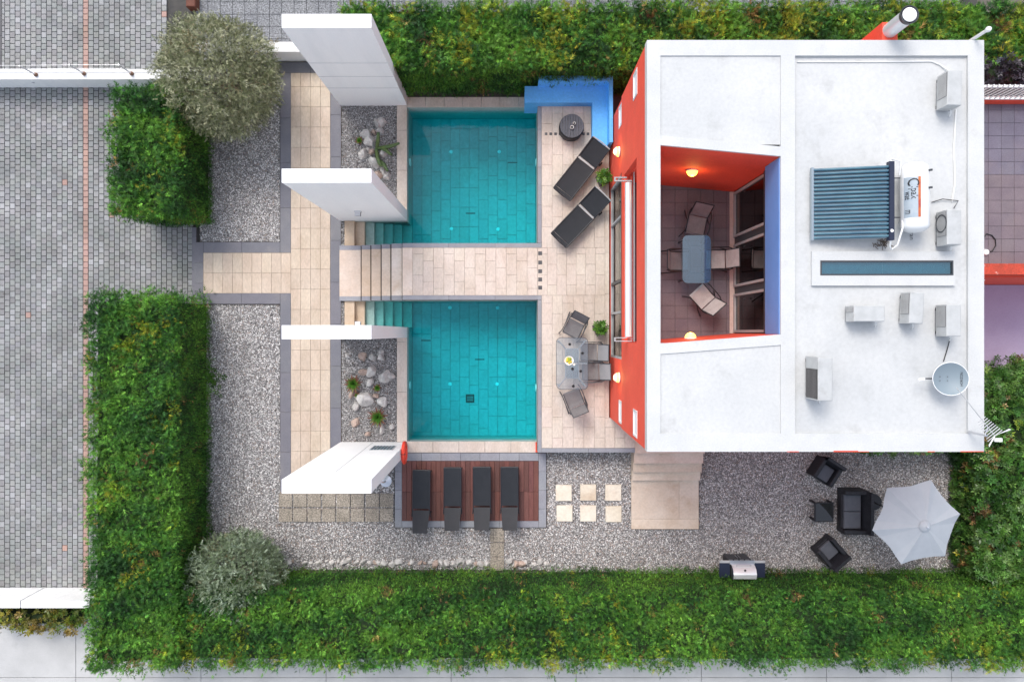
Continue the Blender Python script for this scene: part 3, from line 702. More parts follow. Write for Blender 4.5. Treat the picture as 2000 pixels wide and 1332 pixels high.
# balcony rail in the terrace mouth
t = thing("balcony_railing", "fat silver tube railing with glass along the red balcony front", "railing", (HX0 + .1, 1.77, 3.42), w=True)
MB().cyl((HX0 + .02, -.10, 4.02), (HX0 + .02, 3.66, 4.02), .085, n=20).build("top_tube", "silver", t, smooth=True)
MB().boxb(HX0 + .145, HX0 + .165, -.22, 3.95, 4.0, 4.05).build("rail", "alu_frame", t)
MB().boxb(HX0 + .11, HX0 + .122, -.2, 3.93, 3.42, 3.98).build("glass_panel", "rail_glass", t)
for yy in (3.74, -.17):
    MB().boxb(2.50, 2.93, yy - .045, yy - .02, 3.98, 4.05).boxb(2.50, 2.80, yy + .035, yy + .06, 3.98, 4.05).boxb(2.50, 2.53, yy - .02, yy + .035, 3.98, 4.05).build("bracket", "alu_frame", t)
for yy in (-.15, 1.77, 3.7): MB().cyl((HX0 + .1, yy, 3.42), (HX0 + .1, yy, 4.0), .02, n=10).build("post", "steel", t)
# wall lamps, lit
def lit_lamp(x, y, zz, nx, ny, label, hood=False):
    t = thing("wall_lamp", label, "lamp", (x, y, zz), math.atan2(ny, nx), group="lit half-round wall lamps on the house")
    dome = MB(); prof = [(.13 * math.cos(a), .13 * math.sin(a)) for a in [math.pi / 2 * i / 6 for i in range(7)]]
    dome.lathe([(max(r, .001), zz_) for r, zz_ in prof], 18, Matrix.Rotation(math.pi / 2, 4, 'Y')); dome.build("globe", "lamp_glow", t, off=(0, 0, 0), smooth=True)
    MB().cyl((-.02, 0, 0), (.012, 0, 0), .138, n=20).build("back_plate", "pale_plastic", t, off=(0, 0, 0))
    if hood:
        q = MB(); ring_ = [[(.142 * math.cos(b_) * 1.0 + .002, .142 * math.sin(b_) * math.cos(a_), .142 * math.sin(b_) * math.sin(a_)) for b_ in [math.pi / 2 * .70 * j / 5 for j in range(6)]] for a_ in [math.pi * (.04 + .92 * i / 12) for i in range(13)]]
        q.sheet(ring_); q.build("hood", "white_enamel", t, off=(0, 0, 0), smooth=True)
    ld = bpy.data.lights.new("bulb", 'POINT'); ld.energy = 3.0; ld.color = (1.0, .62, .2); ld.shadow_soft_size = .06
    lo = bpy.data.objects.new("bulb", ld); COL.objects.link(lo); lo.parent = t; lo.location = (.22, 0, .02)
lit_lamp(HX0 - .005, 4.78, 2.6, -1, 0, "lit half-round lamp on the red wall above the angled sun loungers", True)
lit_lamp(HX0 - .005, -1.18, 2.6, -1, 0, "lit half-round lamp on the red wall by the poolside dining table", True)
lit_lamp(4.22, TN(4.22) - .02, 4.75, 0, -1, "lit half-round lamp high on the red north wall of the roof terrace")
lit_lamp(4.18, TS(4.18) + .02, 4.75, 0, 1, "lit half-round lamp on the south wall of the roof terrace")

# ------------------------------------------------------------------ blue built-in bench
bz = 1.06
t = thing("garden_bench", "blue built-in L-shaped bench with raised back in the deck corner", "bench", (2.2, 6.7, ZD), w=True)
bx0, bx1, by0, by1 = PX(1025, bz), PX(1186, bz), PY(201, bz), PY(169, bz)
bxi = PX(1157, bz)
MB().prism([(bx0, by0), (bxi, by0), (bxi, 5.32), (bx1, 5.32), (bx1, by1), (bx0, by1)], .06, bz).build("seat", "blue_paint", t)
MB().boxb(PX(1052, 1.5), bx1 + .10, by1, by1 + .14, .0, 1.5).boxb(bx1, bx1 + .10, 5.32, by1 - .0005, .0, 1.4995).build("backrest", "blue_paint", t)

# ------------------------------------------------------------------ roof equipment
zr = ZFL
def ac_unit(x0, x1, y0, y1, zt, label, rz=0.0, face='W', grill="ac_grill", fan=False):
    cx, cy = (x0 + x1) / 2, (y0 + y1) / 2; w, l, h = x1 - x0, y1 - y0, zt - zr - .06
    t = thing("air_conditioner", label, "air conditioner", (cx, cy, zr), rz, group="air conditioner outdoor units on the roof")
    MB().bevbox(-w / 2, w / 2, -l / 2, l / 2, .06, .06 + h, .012).boxb(-w / 2, w / 2, -l / 2, l / 2, .06, .07).build("casing", "ac_white", t, off=(0, 0, 0))
    for u in (-l / 2 + .08, l / 2 - .08) if l > w else (0,):
        for v_ in ((-w / 2 + .05, w / 2 - .05) if l > w else (-w / 2 + .1, w / 2 - .1)): MB().box((v_, u, .03), (.06, .06, .06)).build("foot", "dark_frame", t, off=(0, 0, 0))
    a, b = -l / 2 + .19, l / 2 - .03
    if face == 'D': a, b = -l / 2 + .03, l / 2 - .24
    g = MB().boxb(-w / 2 - .006, -w / 2 + .002, a, b, .09, .03 + h).build("grille", grill, t, off=(0, 0, 0))
    n = 9
    for i in range(n): MB().boxb(-w / 2 - .012, -w / 2 - .0055, a + .005, b - .005, .1 + i * (h - .07) / n, .1 + i * (h - .07) / n + .012).build("slat", "ac_white" if grill == "ac_grill" else "ac_grill", g, off=(0, 0, 0))
    if fan:
        MB().lathe([(.16, 0), (.175, .006), (.19, 0)], 20, Matrix.Translation((-w / 2 - .013, .1, .06 + h / 2)) @ Matrix.Rotation(-math.pi / 2, 4, 'Y')).build("fan_ring", "dark_frame", t, off=(0, 0, 0))
    MB().tube([(w / 2 - .05, -l / 2 + .05, .15), (w / 2 - .02, -l / 2 - .06, .12), (w / 2 + .02, -l / 2 - .1, .012)], .014, 6).build("pipe", "cable_white", t, off=(0, 0, 0))
    return t
zt = 6.97
def acpx(a, b, c, d, label, **k): return ac_unit(PX(a, zt), PX(b, zt), PY(d, zt), PY(c, zt), zt, label, **k)
acpx(1851, 1879, 138, 206, "air conditioner unit in the far top-right roof corner", rz=math.radians(-2))
acpx(1850, 1878, 410, 478, "air conditioner unit with round fan beside the water tank", fan=True)
acpx(1849, 1877, 595, 657, "air conditioner unit against the right parapet above the satellite dish")
acpx(1777, 1804, 571, 632, "slightly turned air conditioner unit just left of the parapet one", rz=math.radians(-3))
acpx(1668, 1728, 597, 628, "air conditioner unit lying lengthways below the skylight")
zt = 7.2
acpx(1598, 1626, 698, 783, "large air conditioner unit with dark grille standing alone near mid-roof", grill="ac_dark", face='D')

# skylight
zz = 6.60
t = thing("skylight", "long narrow skylight with white kerb and blue-green glass", "skylight", (PX(1725, zz), PY(523, zz), zr), w=True)
a, b, c, d = PX(1586, zz), PX(1866, zz), PY(558, zz), PY(491, zz); e, f, g_, h_ = PX(1602, zz), PX(1862, zz), PY(538, zz), PY(509, zz)
q = MB(); q.boxb(a, e, c, d, zr - .01, zz).boxb(f, b, c, d, zr - .01, zz).boxb(e, f, c, g_, zr - .01, zz - .0005).boxb(e, f, h_, d, zr - .01, zz - .0005); q.build("kerb", "parapet_white", t)
for u0, u1, v0, v1 in ((e, e + .03, g_, h_), (f - .03, f, g_, h_), (e + .03, f - .03, g_, g_ + .03), (e + .03, f - .03, h_ - .03, h_)): MB().boxb(u0, u1, v0, v1, zz - .06, zz + .006).build("frame", "dark_frame", t)
xm = e + (f - e) * .47
for u0, u1 in ((e + .03, xm), (xm + .006, f - .03)): MB().boxb(u0, u1, g_ + .03, h_ - .03, zz - .03, zz - .02).build("pane", "skylight_glass", t)
MB().boxb(e, f, g_, h_, zr - .02, zr + .003).build("shaft_floor", "label_grey", t)

# solar collector
t = thing("solar_collector", "solar water heater panel of blue glass tubes on the roof", "solar panel", (PX(1665, 6.7), PY(395, 6.7), zr), w=True)
zl, zh = 6.66, 6.98; xl, xh = PX(1589, zl), PX(1735, zh); y0, y1 = PY(469, zl), PY(329, zl)
bk = MB().sheet([[(xl - .01, y0, zl - .05), (xl - .01, y1, zl - .05)], [(xh, y0, zh - .05), (xh, y1, zh - .05)]], .01); bk.build("reflector", "solar_reflector", t)
n = 18
for i in range(n):
    yy = y0 + (i + .5) * (y1 - y0) / n; MB().cyl((xl, yy, zl), (xh, yy, zh), .029, n=12).build("tube", "solar_tube", t, smooth=True)
MB().boxb(xl - .05, xl, y0 - .01, y1 + .01, zl - .06, zl + .02).build("foot_rail", "solar_reflector", t)
MB().boxb(xh, xh + .10, y0 - .05, y1 + .06, zh - .08, zh + .05).build("manifold", "navy", t)
for yy in (y0 + .15, y1 - .15):
    MB().cyl((xh + .05, yy, zr), (xh + .05, yy, zh - .08), .018, n=8).build("leg", "steel", t); MB().cyl((xl - .02, yy, zr), (xl - .02, yy, zl - .06), .018, n=8).build("leg", "steel", t)
MB().lathe([(.001, zh + .062), (.03, zh + .06), (.035, zh + .05)], 12, Matrix.Translation((xh + .05, y0 + .14, 0))).build("cap", "pale_plastic", t)
# tank
zc = 6.90; tx, ty0, ty1 = PX(1792, zc + .1), PY(449, zc), PY(324, zc); rr = .272
t = thing("water_tank", "white horizontal water tank with grey and red printed label", "water tank", (tx, (ty0 + ty1) / 2, zr), w=True)
Mt = Matrix.Translation((tx, ty0, zc)) @ Matrix.Rotation(-math.pi / 2, 4, 'X'); LT = ty1 - ty0
MB().lathe([(.001, -.06), (.10, -.055), (.17, -.035), (.225, -.002), (.255, .03), (rr, .075), (rr, LT - .075), (.255, LT - .03), (.225, LT + .002), (.17, LT + .035), (.10, LT + .055), (.001, LT + .06)], 40, Mt).build("barrel", "white_enamel", t, smooth=True)
for yy in (ty0 + .2, ty1 - .2): MB().boxb(tx - .13, tx + .13, yy - .03, yy + .03, zr, zc - .2).build("cradle", "steel", t)
def on_tank(u, yy, dr=0.004): a = math.asin(max(-1, min(1, u / rr))); return (tx + (rr + dr) * math.sin(a), yy, zc + (rr + dr) * math.cos(a))
ly1, ly0 = PY(346, zc + .2), PY(425, zc + .2)
def patch(name, u0, u1, a, b, m, dr): 
    MB().sheet([[on_tank(u0 + (u1 - u0) * i / 8, yy, dr) for yy in (a, b)] for i in range(9)]).build(name, m, t, smooth=True)
patch("label", -.262, -.045, ly0, ly1, "label_grey", .003); patch("label_stripe", -.075, -.03, ly0, ly1, "label_red", .005)
def text_mesh(body, size):
    cu = bpy.data.curves.new("txt", 'FONT'); cu.body = body; cu.size = size; cu.resolution_u = 3
    ob = bpy.data.objects.new("txt", cu); COL.objects.link(ob); dg = bpy.context.evaluated_depsgraph_get(); dg.update()
    me = bpy.data.meshes.new_from_object(ob.evaluated_get(dg)); bpy.data.objects.remove(ob); bpy.data.curves.remove(cu)
    return [tuple(v_.co) for v_ in me.vertices], [tuple(p.vertices) for p in me.polygons]
def tank_text(body, size, u, ystart, name):
    vs_, fs = text_mesh(body, size)
    q = MB(); q.add([on_tank(u + y_, ystart - x_, .008) for x_, y_, _ in vs_], fs); q.build(name, "ink", t)
tank_text("C", .24, -.225, ly1 - .02, "lettering"); tank_text("lpak", .155, -.185, ly1 - .19, "lettering"); tank_text("wae", .10, -.252, ly1 - .29, "lettering"); tank_text("m", .12, -.25, ly0 + .16, "lettering")
for yy in (ty1 - .14, PY(371, zc)): MB().cyl((tx + .15, yy, zc + .2), (tx + .21, yy, zc + .26), .022, n=10).build("fitting", "dark_frame", t)
tag(MB().tube([(xh + .05, y0 - .05, zh), (xh + .06, y0 - .16, zh - .05), (xh + .14, y0 - .22, zh - .15), (xh + .24, y0 - .13, zh - .1), (tx - rr - .02, ty0 + .02, zh), (tx - rr + .02, ty0 + .22, zc)], .02, 10).build("pipe", "white_enamel", smooth=True), "white pipe looping below the tubes to the water tank", "pipe")
tag(MB().tube([(xh + .05, y1 + .06, zh), (xh + .05, y1 + .12, zh), (tx - rr - .06, y1 + .07, zh), (tx - rr - .04, ty1 - .2, zc)], .018, 10).build("pipe", "white_enamel", smooth=True), "white pipe joining the top of the tubes to the tank", "pipe")
for yy in (ty1 - .24, ty0 + .26): MB().cyl((xh + .1, yy, zc - .06), (tx - rr + .03, yy, zc - .06), .012, n=8).build("stay", "dark_frame", t)
vs_, fs = text_mesh("ran", .13); bx, by = P(1777, 453, zr + .003)
tag(MB().add([(bx + y_, by - x_, zr + .003) for x_, y_, _ in vs_], fs).build("lettering", "ink"), "small black hand-painted letters on the roof below the tank", "lettering")
# satellite dish
zz = 6.95
t = thing("satellite_dish", "round pale blue satellite dish with printed name near the right parapet", "satellite dish", (PX(1857, zr), PY(740, zr), zr))
Td = Matrix.Translation((PX(1857, zz) - PX(1857, zr), PY(740, zz) - PY(740, zr), zz - zr)) @ Matrix.Rotation(math.radians(-12), 4, 'Y')
R_ = .33
MB().lathe([(max(.001, R_ * i / 8), .10 * (i / 8) ** 2 - .10) for i in range(9)] + [(R_ + .012, .006), (R_ + .012, -.01), (R_ * .6, -.085), (.001, -.115)], 44, Td).build("reflector", "dish", t, off=(0, 0, 0), smooth=True)
rim = MB().lathe([(R_ + .006 + .007 * math.cos(a), .003 + .007 * math.sin(a)) for a in [2 * math.pi * i / 8 for i in range(9)]], 44, Td); rim.build("rim", "pale_plastic", t, off=(0, 0, 0), smooth=True)
vs_, fs = text_mesh("HORIZON", .062)
def dsh(x_, y_): r2 = (x_ * x_ + y_ * y_) / R_ ** 2; return (x_, y_, .10 * r2 - .10 + .006)
MB().add([dsh(.235 - y_ * 1.0, -.15 + x_) for x_, y_, _ in vs_], fs, Td).build("lettering", "ink", t, off=(0, 0, 0))
for a, b in ((-.18, .04), (-.18, -.04), (-.03, .04), (-.03, -.04)): MB().cyl(dsh(a, b), (a, b, dsh(a, b)[2] + .012), .008, n=8, Mx=Td).build("bolt", "dark_frame", t, off=(0, 0, 0))
MB().tube([(-R_ - .01, 0, -.02), (-R_ - .12, .0, .0), (-R_ - .2, -.01, .03)], .014, 8, Mx=Td).build("arm", "black_metal", t, off=(0, 0, 0))
MB().cyl((-R_ - .17, -.01, .02), (-R_ - .27, -.015, .06), .032, .036, 12, Mx=Td).build("receiver", "pale_plastic", t, off=(0, 0, 0))
MB().cyl((0, 0, 0), tuple(Td @ Vector((0, 0, -.11))), .025, n=10).build("mast", "steel", t, off=(0, 0, 0))
MB().boxb(-.12, .12, -.12, .12, 0, .02).build("base", "steel", t, off=(0, 0, 0))
# TV antenna
zb = ZR; mx, my = P(1891, 843, zb); zt2 = 7.12
t = thing("tv_antenna", "thin TV aerial with many short rods overhanging the bottom-right roof corner", "antenna", (mx, my, zb), w=True)
MB().cyl((mx, my, zb - .01), (mx, my, zt2 + .06), .022, n=10).build("mast", "steel", t)
bA = Vector((*P(1868, 757, zt2), zt2)); bB = Vector((*P(1942, 851, zt2), zt2 + .02))
bB = bA + (bB - bA) * 1.0
MB().cyl(bA, bB, .009, n=6).build("boom", "alu_frame", t)
MB().cyl((mx, my, zt2), tuple(bA + (bB - bA) * .82), .014, n=8).build("bracket", "steel", t)
d = (bB - bA).normalized(); pr = Vector((-d.y, d.x, 0))
for i in range(9):
    c = bA + (bB - bA) * (.66 + i * .042); l = .09 + .012 * i
    MB().cyl(c - pr * l, c + pr * l, .010, n=6).build("element", "alu_frame", t)
for sgn in (-1, 1): MB().sheet([[tuple(bB - pr * .02 + d * .0 + Vector((0, 0, 0))), tuple(bB + d * .0 + pr * .02)], [tuple(bB + pr * sgn * .26 + d * .0 + Vector((0, 0, .12))), tuple(bB + pr * sgn * .28 + d * .04 + Vector((0, 0, .12)))]], .006).build("reflector_rod", "pale_plastic", t)
MB().box(tuple(bB + d * .1), (.14, .07, .05), None).build("balun", "pale_plastic", t)
# chimney and vent pipe outside the north wall
zc_ = 7.3; cx, cy = P(1777, 29, zc_)
t = thing("chimney", "tall round metal chimney on a red base beyond the top roof edge", "chimney", (cx, cy, 0), w=True)
MB().boxb(cx - .16, cx + .16, HY1 + .002, cy + .17, -.05, 6.55).build("base", "red_paint", t)
MB().cyl((cx, cy, 6.5), (cx, cy, zc_ - .12), .155, n=24).build("flue", "silver", t, smooth=True)
MB().lathe([(.13, zc_ - .14), (.165, zc_ - .10), (.185, zc_), (.175, zc_), (.12, zc_ - .08)], 28, Matrix.Translation((cx, cy, 0))).build("collar", "dark_frame", t, smooth=True)
MB().lathe([(.001, zc_ + .03), (.10, zc_ + .022), (.142, zc_), (.142, zc_ - .01), (.001, zc_ - .01)], 28, Matrix.Translation((cx, cy, 0))).build("cap", "pale_plastic", t, smooth=True)
for i in range(3):
    a = .5 + i * 2.094; MB().cyl((cx + .13 * math.cos(a), cy + .13 * math.sin(a), zc_ - .11), (cx + .13 * math.cos(a), cy + .13 * math.sin(a), zc_ - .005), .008, n=6).build("strut", "steel", t)
zc_ = 7.05; cx, cy = P(1932, 57, zc_)
t = thing("vent_pipe", "thin white vent pipe leaning clear of the top-right roof corner", "pipe", (cx, cy, 0), w=True)
MB().cyl((cx, cy, -.05), (cx, cy, zc_ - .05), .035, n=12).build("pipe", "white_enamel", t, smooth=True)
MB().lathe([(.001, zc_ + .03), (.045, zc_ + .015), (.06, zc_ - .02), (.05, zc_ - .06), (.001, zc_ - .06)], 14, Matrix.Translation((cx, cy, 0))).build("cap", "white_enamel", t, smooth=True)
# flakes of red paint showing along the roof edge, and a tangle of dead creeper under the pipes
for a, b, dy in ((1537, 1560, .012), (1628, 1676, .025), (1676, 1697, .01), (1876, 1921, .014), (1812, 1826, .01)): MB().boxb(PX(a, ZR), PX(b, ZR), HY0 - .016, HY0 - .014 + dy, ZR - .05, ZR + .002).build("paint_patch", "red_paint", house)
q = MB()
for i in range(34):
    x_, y_ = P(random.gauss(1722, 9), random.gauss(476, 4), zr); a_ = random.uniform(0, 6.28); l_ = random.uniform(.05, .16)
    q.tube([(x_, y_, zr + .005), (x_ + l_ * .5 * math.cos(a_), y_ + l_ * .5 * math.sin(a_), zr + .05), (x_ + l_ * math.cos(a_ + .5), y_ + l_ * math.sin(a_ + .5), zr + .01)], .006, 4)
tag(q.build("dead_creeper", "bark"), "dark tangle of dead creeper on the roof below the solar tubes", "creeper", kind="stuff")
# roof cables
tag(MB().tube([(PX(1556, zr), PY(122, zr), zr + .015), (PX(1700, zr), PY(122, zr), zr + .015), (PX(1818, zr), PY(121, zr), zr + .015), (PX(1835, zr), PY(128, zr), zr + .02), (PX(1852, zr), PY(142, zr), zr + .06)], .014, 6).build("cable", "cable_white"), "white cable along the top roof edge to the corner air conditioner", "cable")
tag(MB().tube([(PX(1866, zr), PY(215, zr), zr + .02), (PX(1862, zr), PY(290, zr), zr + .02), (PX(1864, zr), PY(360, zr), zr + .02), (PX(1858, zr), PY(395, zr), zr + .02)], .016, 6).build("cable", "cable_white"), "white cable running down the right roof edge between two air conditioners", "cable")
tag(MB().tube([(PX(1818, zr), PY(396, zr), zr + .03), (PX(1838, zr), PY(390, zr), zr + .05), (PX(1870, zr), PY(393, zr), zr + .03), (PX(1860, zr), PY(408, zr), zr + .05)], .01, 6).build("cable", "hose"), "black cable curving between the tank and the fan air conditioner", "cable")
tag(MB().tube([(PX(1853, zr), PY(660, zr), zr + .05), (PX(1850, zr), PY(680, zr), zr + .012), (PX(1842, zr), PY(706, zr), zr + .012)], .01, 6).build("cable", "hose"), "dark cable from the parapet air conditioner towards the satellite dish", "cable")

# ------------------------------------------------------------------ neighbouring terrace to the right
PAL_TERR2 = palette((.165, .15, .19), .05, 4)
t = thing("neighbouring_house", "neighbouring red building with tiled roof terrace and worn red parapet", "house", (11.5, 3.3, 0), w=True)
ax0, ax1, ay1, ay0 = HX1 + .03, 17.0, PY(199, 3.1), PY(515, 3.25)
MB().boxb(ax0, ax1, ay0 - .0, ay1 + .12, -.05, ZT - .02).build("wall", "red_paint", t)
fl = MB().boxb(ax0, ax1, ay0, ay1, ZT - .0195, ZT - .012).build("terrace_floor", "grout", t)
bx_ = 12.05
for i in range(6):
    for j in range(13):
        piece("tile", fl, "terrace_tile", PAL_TERR if j < 7 else PAL_TERR2, bx_ + i * .337, bx_ + (i + 1) * .337, ay0 + j * .335, min(ay0 + (j + 1) * .335, ay1), ZT, .012, .003, .0035, tuple(t.location)) if ay0 + j * .335 < ay1 - .05 else None
MB().boxb(ax0, ax1, ay1, ay1 + .12, ZT - .02, 3.12).build("kerb", "red_paint", t)
MB().boxb(ax0, ax1, ay0 - .28, ay0, ZT - .3, 3.25).build("parapet", "red_worn", t)
MB().boxb(ax0, ax1, ay0 - .34, ay0 - .02, -.05, ZT + .1).build("wall", "red_paint", t)
MB().boxb(11.9, 12.7, ay0 - .36, ay0 - .30, 2.2, 2.3).build("trim", "pale_plastic", t)
rl = thing("balcony_railing", "white railing of thin bars along the neighbouring tiled terrace", "railing", (11.5, ay1 + .06, 3.12), w=True)
MB().boxb(ax0, ax1, ay1 + .03, ay1 + .09, 4.02, 4.08).build("rail", "white_enamel", rl); MB().boxb(ax0, ax1, ay1 + .03, ay1 + .09, 3.14, 3.2).build("rail", "white_enamel", rl)
for i in range(19): MB().cyl((11.3 + i * .13, ay1 + .06, 3.12), (11.3 + i * .13, ay1 + .06, 4.16), .02, n=6).build("baluster", "white_enamel", rl)
x0, y0 = P(1926, 463, ZT)
tag(MB().tube([(PX(a, ZT), PY(b, ZT), ZT + .02) for a, b in ((1918, 468), (1926, 457), (1936, 460), (1943, 468), (1944, 480), (1937, 491), (1925, 493))], .014, 8).build("garden_hose", "hose", smooth=True), "short black hose curled on the neighbouring terrace tiles", "hose")
tag(MB().lathe([(.001, 0.07), (.07, .06), (.085, .0)], 14, Matrix.Translation((*P(1924, 493, ZT), ZT))).build("bucket_lid", "stone_step" if False else "pale_plastic"), "small pale disc beside the black hose on the neighbouring terrace", "lid")
struct("neighbouring_yard", MB().boxb(ax0 + .0, 18, PY(745, .3), ay0 - .35, -.06, .3), "lilac_paint")

# ------------------------------------------------------------------ furniture
def Z3(o): return dict(off=(0, 0, 0))
def sling(pts, w0, w1=None, n=8):             # strip along x-z profile, sagging slightly across
    w1 = w0 if w1 is None else w1; g = []
    for k, (x, z) in enumerate(pts):
        w = w0 + (w1 - w0) * k / (len(pts) - 1)
        g.append([(x, -w / 2 + w * j / n, z - .012 * (1 - (2 * j / n - 1) ** 2)) for j in range(n + 1)])
    return g
def pool_lounger(loc, rz, label, lift):
    t = thing("sun_lounger", label, "sun lounger", loc, rz, group="black sun loungers angled beside the house")
    L, W, h = 1.82, .60, .34; xb = 1.13; ca, sa = math.cos(lift), math.sin(lift)
    for s in (-1, 1):
        MB().tube([(0, s * W / 2, h), (xb, s * W / 2, h)], .02, 8).build("side_rail", "black_metal", t)
        MB().tube([(xb + .02, s * (W / 2 - .005), h), (xb + .69 * ca, s * (W / 2 - .005), h + .69 * sa)], .018, 8).build("back_rail", "black_metal", t)
        for x in (.18, 1.25): MB().tube([(x, s * (W / 2 - .04), h - .01), (x + (-.05 if x < 1 else .05), s * (W / 2 - .03), .0)], .017, 8).build("leg", "black_metal", t)
    MB().tube([(0, -W / 2, h), (-.012, 0, h - .01), (0, W / 2, h)], .02, 8).build("foot_rail", "black_metal", t)
    MB().tube([(xb + .7 * ca, -W / 2, h + .7 * sa), (xb + .715 * ca, 0, h + .7 * sa + .01), (xb + .7 * ca, W / 2, h + .7 * sa)], .02, 8).build("head_rail", "alu_frame", t)
    MB().boxb(xb - .01, xb + .035, -W / 2 + .03, W / 2 - .03, h - .03, h - .005).build("cross_bar", "alu_frame", t)
    MB().sheet(sling([(.10, h + .006), (.5, h + .002), (.8, h + .002), (xb - .02, h + .006)], W - .03), .006).build("seat", "black_sling", t)
    MB().sheet(sling([(.012, h + .012), (.092, h + .012)], W - .03), .008).build("foot_band", "black_sling", t)
    MB().sheet(sling([(xb + .05 + .64 * ca * k / 4, h + .004 + .64 * sa * k / 4) for k in range(5)], W - .03), .006).build("backrest", "black_sling", t)
    MB().cyl((xb + .3, -W / 2 - .05, .07), (xb + .3, -W / 2 - .01, .07), .07, n=14).build("wheel", "black_metal", t); MB().tube([(xb + .3, -W / 2 - .03, .07), (xb + .15, -W / 2 + .02, h)], .014, 6).build("wheel_arm", "black_metal", t)
    for s in (-1, 1): MB().tube([(xb + .35 * ca, s * .22, h + .35 * sa - .01), (xb + .4, s * .22, .12)], .012, 6).build("prop", "black_metal", t)
    return t
def two_pt(pf, ph, zf, zh): 
    a = Vector(P(*pf, zf)); b = Vector(P(*ph, zh)); return a, math.atan2(b.y - a.y, b.x - a.x)
a, r = two_pt((1097.2, 379.8), (1176, 278), ZD + .34, ZD + .6); pool_lounger((a.x, a.y, ZD), r, "black sun lounger reaching up to the blue bench on the deck", math.radians(21))
a, r = two_pt((1091.3, 470), (1180, 376), ZD + .34, ZD + .55); pool_lounger((a.x, a.y, ZD), r, "black sun lounger below the other one, its head by the potted plant", math.radians(18))
def deck_lounger(px, pyt, label, rz):
    x, y = P(px, pyt, .38)
    t = thing("sun_lounger", label, "sun lounger", (x, y, .07), -math.pi / 2 + rz, group="black sun loungers in a row on the wooden deck")
    W, h = .50, .32; xb = 1.17; an = math.radians(24); ca, sa = math.cos(an), math.sin(an); LB = .66
    for s in (-1, 1):
        MB().tube([(0.02, s * W / 2, h), (xb, s * W / 2, h), (xb + .22, s * (W / 2 + .02), h - .02)], .018, 8).build("side_rail", "black_metal", t)
        for x_ in (.12, xb + .1): MB().tube([(x_, s * W / 2, h), (x_ + (.04 if x_ > 1 else -.04), s * (W / 2 + .005), 0.0)], .016, 8).build("leg", "black_metal", t)
        MB().tube([(xb + .3 * ca, s * .2, h + .3 * sa), (xb + .42, s * .2, .1)], .012, 6).build("prop", "black_metal", t)
    MB().tube([(0.02, -W / 2, h), (0.02, W / 2, h)], .018, 8).build("foot_rail", "black_metal", t)
    MB().sheet(sling([(.0, h + .004), (.05, h + .02), (.4, h + .012), (.8, h + .008), (xb - .02, h + .012)], W + .01), .012).build("seat", "black_sling", t)
    MB().sheet(sling([(xb + .03 + LB * ca * k / 4, h + .01 + LB * sa * k / 4) for k in range(5)], W + .0, W - .075), .012).build("backrest", "sling_back", t)
for px, py, lab, r in ((823.5, 917, "leftmost black sun lounger on the wooden deck, set a little lower", -.012), (884, 912, "second black sun lounger from the left on the wooden deck", .0), (941, 911, "third black sun lounger from the left on the wooden deck", .004), (995, 911, "rightmost black sun lounger on the wooden deck", .006)):
    deck_lounger(px, py, lab, r)

def chair(seat_px, face, zf, label, group, seat_m, back_m, frame_m, back_an=22, arms=True, scale=1.0):
    x, y = P(*seat_px, zf + .42); rz = math.atan2(face[1], face[0])
    t = thing("chair", label, "chair", (x, y, zf), rz, group=group)
    W, D, h = .47, .46, .42; an = math.radians(back_an); LB = .50
    xs_, zs_ = -D / 2 - .01, h + .0
    MB().sheet(sling([(D / 2 + .02, h - .012), (D / 2 - .02, h + .022), (.05, h + .002), (-.12, h - .012), (-D / 2 + .012, h - .002)], W - .02), .006).build("seat", seat_m, t)
    MB().sheet(sling([(xs_ - LB * math.sin(an) * k / 5, zs_ + .02 + LB * math.cos(an) * k / 5) for k in range(6)], W - .02), .006).build("backrest", back_m, t)
    xt_, zt_ = xs_ - LB * math.sin(an), zs_ + .02 + LB * math.cos(an)
    for s in (-1, 1):
        yy = s * W / 2
        MB().tube([(D / 2, yy, h), (-D / 2, yy, h - .01), (xs_ - .03, yy, h + .08), (xt_, yy * .97, zt_)], .014, 6).build("side_frame", frame_m, t)
        ya_ = s * (W / 2 + .05)
        MB().tube([(D / 2 + .07, ya_, 0), (D / 2 + .03, ya_, .35), (D / 2 - .02, ya_, .60), (D / 2 - .10, ya_, .64), (-.05, ya_, .65), (-.26, ya_, .62), (xs_ - .12, s * (W / 2 + .012), .60)], .015, 6).build("armrest", frame_m, t)
        MB().tube([(-.02, ya_, .63), (-.16, ya_, .35), (-D / 2 - .16, ya_, 0.0)], .015, 6).build("leg", frame_m, t)
    MB().tube([(xt_, -W / 2, zt_), (xt_, W / 2, zt_)], .013, 6).build("top_rail", frame_m, t)
    return t
G1, G2 = "grey sling chairs at the poolside table", "beige sling chairs at the roof terrace table"
chair((1120.5, 641), (-21, -41), ZD, "grey sling chair at the top end of the poolside glass table", G1, "grey_sling", "grey_sling", "dark_frame")
chair((1151, 688), (-1, 0.02), ZD, "grey sling chair on the house side of the poolside table, by the plant", G1, "grey_sling", "grey_sling_pale", "dark_frame", 30)
chair((1154, 726), (-1, -0.03), ZD, "grey sling chair on the house side of the poolside table, under the lamp", G1, "grey_sling", "grey_sling_pale", "dark_frame", 32)
chair((1121, 779), (-18, 45), ZD, "grey sling chair at the bottom end of the poolside glass table", G1, "grey_sling", "grey_sling", "dark_frame")
chair((1360, 440), (-10, -45), ZT, "taupe sling chair at the top end of the roof terrace table", G2, "taupe_sling", "taupe_sling", "black_metal", 28)
chair((1327, 510), (1, -.02), ZT, "taupe sling chair on the left side of the roof terrace table", G2, "taupe_sling", "beige_sling", "black_metal", 20)
chair((1399, 507), (-1, -.02), ZT, "pale beige sling chair on the right of the roof terrace table", G2, "beige_sling", "beige_sling", "black_metal", 24)
